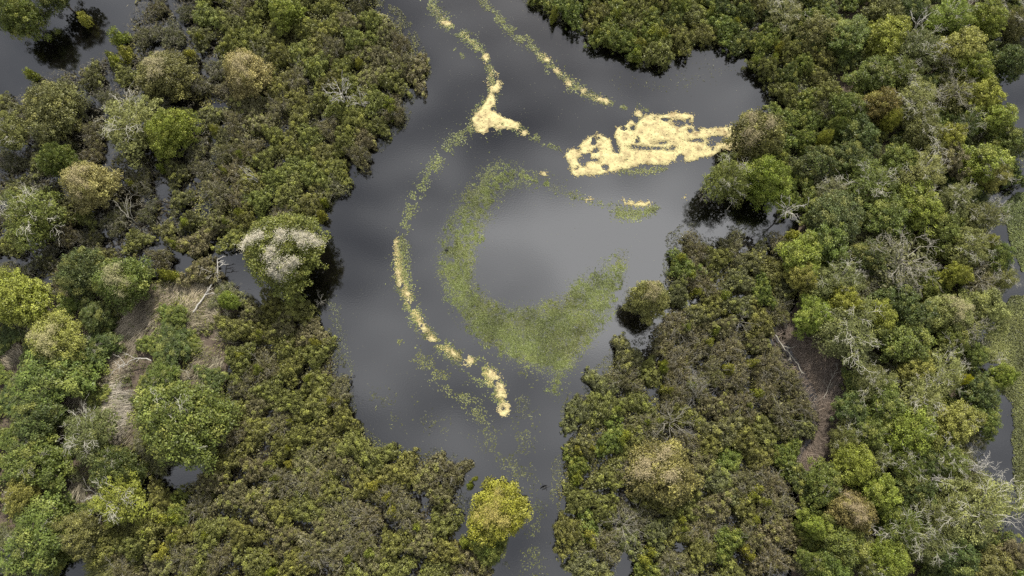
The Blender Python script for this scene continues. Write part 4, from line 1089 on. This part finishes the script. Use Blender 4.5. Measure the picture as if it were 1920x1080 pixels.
# ------------------------------------------------------------------ yellow floating mats
def yellow_mat(poly, holes, label, edge=5.0, seed=1, bite=0.0, group=None, step=0.075, fringe=1.0):
    a = np.array(poly, float)
    x, y = at(a[:, 0], a[:, 1])
    xs = np.arange(x.min() - 0.9, x.max() + 0.9, step); ys = np.arange(y.min() - 0.9, y.max() + 0.9, step)
    X, Y = np.meshgrid(xs, ys)
    X = X + RNG.uniform(-0.35, 0.35, X.shape) * step; Y = Y + RNG.uniform(-0.35, 0.35, Y.shape) * step
    def depth(X, Y):
        px, py = pix(X, Y)
        rag = (fbm(X, Y, 0.9, 5, seed) - 0.5) * edge * 2.6 + (fbm(X, Y, 3.0, 3, seed + 2) - 0.5) * edge * 1.3
        d = sdist(poly, px, py) + rag
        for (hx, hy, ha, hb) in holes:
            dh = (np.hypot((px - hx) / ha, (py - hy) / hb) - 1) * min(ha, hb)
            d = np.minimum(d, dh + rag * 0.8)
        if bite:
            d = np.minimum(d, (fbm(X, Y, 0.75, 5, seed + 3) - bite) * 60)
        return d
    d = depth(X, Y)
    keepv = d > 0
    puff = fbm(X, Y, 1.8, 4, seed + 5)
    Z = 0.012 + 0.05 * np.clip(d / 6, 0, 1) + 0.18 * np.clip(puff - 0.32, 0, 1) * np.clip(d / 5, 0, 1) + RNG.uniform(0, 0.02, X.shape)
    ny, nx = X.shape
    idx = np.arange(nx * ny).reshape(ny, nx)
    q = np.stack([idx[:-1, :-1], idx[:-1, 1:], idx[1:, 1:], idx[1:, :-1]], -1).reshape(-1, 4)
    kq = keepv.ravel()[q].sum(1) >= 3
    live = set(np.nonzero(kq)[0].tolist())      # one connected mat: keep the largest raft
    best = []
    w_ = nx - 1
    while live:
        st = [live.pop()]; comp = []
        while st:
            k = st.pop(); comp.append(k)
            for k2 in (k - 1, k + 1, k - w_, k + w_):
                if k2 in live:
                    live.discard(k2); st.append(k2)
        if len(comp) > len(best):
            best = comp
    q = q[np.array(sorted(best), dtype=int)]
    # loose tufts over the mat and along its torn edge
    n = int((xs[-1] - xs[0]) * (ys[-1] - ys[0]) * 45)
    FX = RNG.uniform(xs[0], xs[-1], n); FY = RNG.uniform(ys[0], ys[-1], n)
    fd = depth(FX, FY)
    k = (fd > -4.5 * fringe * RNG.uniform(0, 1, n) ** 2) & ((fd < 3) | (RNG.uniform(0, 1, n) < 0.12))
    FX, FY, fd = FX[k], FY[k], fd[k]
    n = len(FX)
    FZ = 0.02 + 0.05 * np.clip(fd / 6, 0, 1) + 0.18 * np.clip(fbm(FX, FY, 1.8, 4, seed + 5) - 0.32, 0, 1) * np.clip(fd / 5, 0, 1) + 0.05
    Ls = RNG.uniform(0.10, 0.26, n)
    LV, LF = leaves(np.stack([FX, FY, FZ], 1), RNG.normal(0, 0.18, (n, 3)) + np.array([[0, 0, 1.0]]), RNG.normal(0, 1, (n, 3)), Ls, Ls * 0.6)
    wet = np.concatenate([np.clip(1 - d.ravel()[q].mean(1) / 3.5, 0, 1), np.clip(1 - fd / 3.0, 0, 1)])
    used, inv = np.unique(q, return_inverse=True)
    used = used.astype(int)
    V = np.concatenate([np.stack([X.ravel(), Y.ravel(), Z.ravel()], 1)[used], LV])
    F = np.concatenate([inv.reshape(-1, 4), LF + len(used)])
    c = V[:, :2].mean(0)
    V = V - np.array([c[0], c[1], 0])
    o = obj('floating_mat', np_mesh('floating_mat', V, F, M_MAT, {'var': RNG.uniform(0, 1, len(F)), 'wet': wet}))
    o.location = (c[0], c[1], 0)
    tag(o, label, 'floating mat', group)
    return o
yellow_mat([(1065,279),(1090,276),(1100,258),(1125,250),(1146,262),(1149,284),(1162,290),(1160,276),(1151,258),(1158,240),(1186,226),(1192,236),(1206,218),(1240,215),
            (1262,211),(1282,210),(1298,217),(1302,236),(1328,241),(1372,235),(1396,262),(1392,279),(1352,281),(1338,290),(1302,301),(1258,304),(1240,312),
            (1200,310),(1162,317),(1140,325),(1110,329),(1076,331),(1068,312),(1062,292)],
           [(1272,232,13,6),(1093,303,9,9),(1112,300,9,3),(1348,262,18,6),(1228,279,20,2.5),(1262,278,9,5),(1192,276,6,2),(1308,264,12,3.5),(1293,244,4,3),(1240,268,9,3),(1334,272,8,5),(1186,240,5,4)],
           'large ragged yellow floating mat reaching the right shore of the lake', 3.6, 5, 0.355)
# mats of the two strands: (polygon, label)
def blob(cx, cy, a, b, rot=0.0, n=14, seed=0):
    r = random.Random(seed + int(cx * 7 + cy))
    c, s = math.cos(rot), math.sin(rot)
    out = []
    for k in range(n):
        t = 2 * math.pi * k / n
        q = r.uniform(0.75, 1.2)
        u, v = a * q * math.cos(t), b * q * math.sin(t)
        out.append((cx + u * c - v * s, cy + u * s + v * c))
    return out
yellow_mat([(925,132),(938,150),(940,168),(926,176),(926,196),(918,206),(935,212),(952,222),(972,232),(976,244),(962,243),(945,240),(932,246),(908,248),(888,240),(886,222),(900,206),(912,192),(916,170),(912,155)],
           [], 'forked yellow floating mat in the upper middle of the lake', 6, 21, 0.33)
for i, (cx, cy, a, b, rot, lb) in enumerate([
    (838,45,9,6,0.6,'small yellow clump on the upper weed strand near the top of the lake'),
    (911,107,6,9,0.2,'small yellow clump above the forked yellow mat'),
    (982,250,6,5,0.3,'small yellow clump right of the forked yellow mat'),
    (1025,112,6,10,-0.5,'yellow clump at the upper end of the right weed strand'),
    (1044,134,6,8,-0.6,'yellow clump in the middle of the right weed strand'),
    (1066,156,8,7,0.6,'round yellow clump on the right weed strand'),
    (1092,170,7,5,0.5,'small yellow clump on the lower part of the right weed strand'),
    (1128,188,18,7,0.2,'yellow clump at the lower end of the right weed strand'),
    (1197,212,8,6,0.5,'small yellow clump just above the big yellow mat'),
    (742,456,6,8,0,'small yellow clump at the left bend of the weed strand'),
    (748,522,7,18,-0.15,'long yellow clump on the left of the lower weed band'),
    (764,556,9,18,-0.45,'long yellow clump in the middle of the lower weed band'),
    (790,610,7,14,-0.5,'narrow yellow clump on the lower weed band'),
    (812,637,9,5,0.5,'small pinkish yellow clump on the lower weed band'),
    (848,662,16,7,0.35,'yellow clump before the round yellow mat of the lower band'),
    (880,679,12,12,0,'round yellow floating mat on the lower weed band'),
    (922,704,16,11,0.6,'broad yellow floating mat near the end of the lower band'),
    (938,730,10,17,-0.2,'tall yellow floating mat at the end of the lower band'),
    (1105,374,6,3,0,'tiny yellow clump between the crescent bed and the little mat'),
    (1021,326,6,4,0,'tiny yellow clump above the crescent bed'),
    (1283,370,4,4,0,'tiny yellow clump beside the black reflection at the right shore')]):
    yellow_mat(blob(cx, cy, a * 0.85, b * 0.9, rot), [], lb, min(5.0, 0.55 * max(a, b)), 40 + i, 0.30 if a > 6 else 0.0, step=0.065, fringe=1.0)
yellow_mat([(1168,374),(1175,380),(1184,376),(1192,380),(1200,376),(1208,381),(1218,376),(1220,382),(1212,386),(1195,388),(1178,386),(1170,382)], [], 'little toothed yellow mat right of the crescent bed', 2.0, 71)
yellow_mat(blob(945,767,11,12,0), [(943,766,4,4)], 'ring-shaped pinkish yellow mat at the end of the lower weed band', 2.5, 77)

# ------------------------------------------------------------------ dead trees and fallen wood
def dead_tree(name, px, py, h, R, n, lb, seed, mat=M_WHITE, r0=0.07, lean=(0, 0), twigs=5, sector=None, zlo=0.72):
    x, y = map(float, at(px, py, h * 0.85))
    g = gh(x, y)
    R *= 0.85; r0 *= 0.72
    e = empty(name, (x, y, g))
    hh = h - g
    r = np.random.default_rng(seed)
    V, F = tubes([(wander((lean[0], lean[1], -0.2), (0, 0, hh * 0.7), 8, 0.12, r), np.linspace(r0 * 2.2, r0 * 1.2, 8))], 8)
    obj('trunk', np_mesh('trunk', V, F, mat, smooth=True), e)
    obj('branches', bare_branches('branches', (0, 0, hh * 0.68), R, hh * zlo, hh, n, seed + 1, r0, twigs, mat, 0.12, sector), e)
    return tag(e, lb, 'dead tree')
dead_tree('dead_tree', 636, 166, 5.2, 2.2, 9, 'bleached white dead tree in the upper left shore thicket', 1001, r0=0.085)
dead_tree('dead_tree', 674, 184, 3.6, 1.5, 6, 'small white dead tree right of the bleached one in the upper left thicket', 1003, r0=0.05)
dead_tree('dead_tree', 470, 326, 4.2, 1.6, 4, 'grey dead tree with a few long branches in the left thicket', 1005, r0=0.055, sector=(1.3, 3.6), twigs=3)
dead_tree('dead_tree', 232, 402, 4.2, 3.2, 4, 'grey dead tree with long crossing branches in the left scrub', 1007, M_GREYBARK, 0.06, sector=(1.2, 3.1), twigs=2)
dead_tree('dead_snag', 598, 562, 2.2, 1.0, 6, 'small grey snag standing in the black reflection on the left shore', 1009, M_GREYBARK, 0.035)
dead_tree('dead_snag', 1322, 366, 2.6, 1.1, 5, 'grey snag in the water beside the black reflection on the right shore', 1011, M_GREYBARK, 0.05)
dead_tree('dead_tree', 1486, 386, 6.5, 2.1, 7, 'tall white-tipped dead tree by the lake inlet', 1013, M_WHITE, 0.07)
dead_tree('dead_tree', 1310, 738, 3.4, 2.9, 9, 'pale green-grey leafless bush of upright branches in the right thicket', 1015, M_GREYBARK, 0.04, twigs=6, sector=(0.3, 2.6))
dead_tree('dead_tree', 1262, 792, 3.2, 3.0, 12, 'wide grey leafless bush below the upright one in the right thicket', 1017, M_GREYBARK, 0.04, twigs=6)
dead_tree('dead_tree', 1172, 985, 3.0, 2.4, 12, 'grey leafless bush near the bottom of the right thicket', 1019, M_GREYBARK, 0.035, twigs=7)
dead_tree('dead_tree', 1392, 600, 3.0, 1.8, 8, 'grey leafless bush right of the small pale shore tree', 1021, M_GREYBARK, 0.035, twigs=5)
dead_tree('dead_tree', 397, 508, 2.4, 1.5, 6, 'grey dead tree with crooked branches at the small left pond', 1023, M_WHITE, 0.045, twigs=4)
dead_tree('dead_tree', 1730, 36, 6.4, 2.6, 4, 'bent white dead branch rising at the top right of the forest', 1025, M_WHITE, 0.07, sector=(0.6, 2.2), twigs=3)
dead_tree('dead_tree', 160, 1020, 1.8, 1.0, 5, 'pale stump with twigs beside the small pond at lower left', 1027, M_GREYBARK, 0.05)
dead_tree('dead_tree', 1880, 672, 2.2, 1.0, 6, 'white dead branch in the small pool at the right edge', 1029, M_WHITE, 0.035)
dead_tree('dead_tree', 1766, 900, 6.0, 1.4, 6, 'white crooked dead branch left of the big pale tree', 1031, M_WHITE, 0.05)
dead_tree('dead_tree', 1842, 880, 7.2, 1.9, 9, 'white dead branches at the upper rim of the big pale tree', 1033, M_WHITE, 0.06, sector=(-0.4, 2.6))
dead_tree('dead_tree', 1642, 990, 5.0, 0.9, 6, 'small white dead twig knot below the tan fuzzy tree', 1035, M_WHITE, 0.035)
def log(name, pts, r0, lb, mat, seed, twigs=4):
    """fallen trunk lying along photo points"""
    r0 *= 0.68
    r = np.random.default_rng(seed)
    xs, ys = at([p[0] for p in pts], [p[1] for p in pts], 0.4)
    g = [max(gh(float(a), float(b)), -0.05) for a, b in zip(xs, ys)]
    P = np.array([[a, b, c + 0.16 + p[2]] for a, b, c, p in zip(xs, ys, g, pts)])
    o0 = P[0].copy(); o0[2] = g[0]
    e = empty(name, tuple(o0))
    P = P - o0
    t = np.linspace(0, len(P) - 1, 14)
    Q = np.stack([np.interp(t, np.arange(len(P)), P[:, k]) for k in range(3)], 1)
    Q[1:-1] += r.normal(0, 0.05, (12, 3))
    V, F = tubes([(Q, np.linspace(r0, r0 * 0.4, 14))], 7)
    obj('trunk', np_mesh('trunk', V, F, mat, smooth=True), e)
    paths = []
    for k in range(twigs):
        i = r.integers(4, 14)
        d = norm((Q[-1] - Q[0])[None])[0]
        an = r.choice([-1, 1]) * r.uniform(0.4, 1.1)
        v = np.array([d[0] * math.cos(an) - d[1] * math.sin(an), d[0] * math.sin(an) + d[1] * math.cos(an), 0.25])
        L = r.uniform(0.5, 1.5)
        B = wander(Q[i], Q[i] + v * L, 7, 0.3, r, 0.05)
        paths.append((B, np.linspace(r0 * 0.5, r0 * 0.18, 7)))
        for jj in range(2):
            j = r.integers(2, 6)
            a3 = r.normal(0, 0.8)
            v3 = np.array([v[0] * math.cos(a3) - v[1] * math.sin(a3), v[0] * math.sin(a3) + v[1] * math.cos(a3), 0.15])
            paths.append((wander(B[j], B[j] + v3 * L * 0.5, 4, 0.2, r), np.linspace(r0 * 0.3, r0 * 0.12, 4)))
    V, F = tubes(paths, 5)
    obj('branches', np_mesh('branches', V, F, mat, smooth=True), e)
    return tag(e, lb, 'fallen tree')
log('fallen_tree', [(364,586,0.3),(385,560,0.5),(412,520,0.9),(414,490,1.3)], 0.17, 'bleached fallen trunk lying in the grey grass of the left bank', M_WHITE, 1101, 6)
log('fallen_branch', [(291,678,0.9),(272,673,0.9),(255,676,0.9),(238,690,0.9)], 0.10, 'white forked fallen branch on the green cover of the left bank', M_WHITE, 1103, 7)
log('fallen_branch', [(305,704,0.8),(335,692,0.9),(362,700,0.9)], 0.06, 'thin pale fallen branch above the largest left-bank tree', M_GREYBARK, 1105, 3)
log('fallen_tree', [(1452,628,0.5),(1468,650,0.4),(1490,675,0.3),(1508,700,0.2)], 0.14, 'grey fallen trunk at the edge of the trail in the right forest', M_GREYBARK, 1107, 3)
log('fallen_branch', [(1544,748,0.1),(1555,715,0.3),(1568,690,0.5)], 0.06, 'thin reddish branch lying on the brown trail', M_GREYBARK, 1109, 7)
log('fallen_branch', [(236,864,0.4),(262,872,0.4),(284,880,0.3)], 0.05, 'pale branch over the dark pool below the largest left-bank tree', M_GREYBARK, 1111, 3)
log('fallen_tree', [(-10,1062,0.3),(12,1050,0.4),(30,1040,0.5)], 0.10, 'grey split trunk in the lower left corner', M_GREYBARK, 1113, 6)

# ------------------------------------------------------------------ birds
M_BLACK = plain('black_feathers', (0.006, 0.006, 0.007), 0.6)
M_WFEATHER = plain('white_feathers', (0.75, 0.74, 0.70), 0.7)
def bird_mesh(name, mat, wing=0.62, body=0.72, spread=1.0):
    """one mesh: lofted body with neck, head, bill and fan tail; two tapered, swept wings"""
    st = [(-0.50, .012, .10, 0.0), (-0.34, .018, .085, 0.0), (-0.22, .05, .06, 0.0), (-0.08, .085, .085, 0.0), (0.06, .09, .092, 0.0), (0.17, .06, .062, 0.01),
          (0.25, .03, .032, 0.03), (0.36, .026, .026, 0.05), (0.43, .036, .034, 0.06), (0.48, .026, .024, 0.055), (0.53, .010, .010, 0.05), (0.60, .003, .003, 0.045)]
    V, F = [], []
    k = 8
    for (x, hz, hy, z) in st:
        for j in range(k):
            a = 2 * math.pi * j / k
            V.append((x * body, hy * math.cos(a) * body, (z + hz * math.sin(a)) * body))
    for i in range(len(st) - 1):
        for j in range(k):
            F.append((i * k + j, i * k + (j + 1) % k, (i + 1) * k + (j + 1) % k, (i + 1) * k + j))
    for s in (-1, 1):
        rows = [(0.06, 0.10, -0.12, 0.03), (0.30, 0.14, -0.10, 0.09), (0.62, 0.06, -0.14, 0.10), (1.0, -0.10, -0.17, 0.05)]
        b = len(V)
        for (w, xf, xb, z) in rows:
            yy = s * w * wing * spread
            V += [(xf * body, yy, z * body + 0.012), (xb * body, yy, z * body + 0.012), (xb * body, yy, z * body - 0.008), (xf * body, yy, z * body - 0.008)]
        for i in range(3):
            for j in range(4):
                q = (b + i * 4 + j, b + i * 4 + (j + 1) % 4, b + (i + 1) * 4 + (j + 1) % 4, b + (i + 1) * 4 + j)
                F.append(q if s > 0 else q[::-1])
    return np_mesh(name, np.array(V), np.array(F), mat, smooth=True)
def bird(px, py, z, rz, lb, mat=M_BLACK, sc=1.0, spread=1.0, rx=0.0):
    x, y = map(float, at(px, py, z))
    o = obj('bird', bird_mesh('bird', mat, spread=spread))
    o.location = (x, y, z); o.rotation_euler = (rx, 0, rz); o.scale = (sc, sc, sc)
    tag(o, lb, 'bird')
bird(1023, 914, 2.5, 2.0, 'black bird with spread wings over the channel near the bottom', sc=0.95, spread=0.8)
bird(838, 468, 0.10, 1.35, 'black bird resting on the left part of the crescent weed bed', sc=0.95, spread=0.42)
bird(964, 327, 0.10, 1.6, 'small dark bird at the top of the crescent weed bed', sc=0.62, spread=0.35)
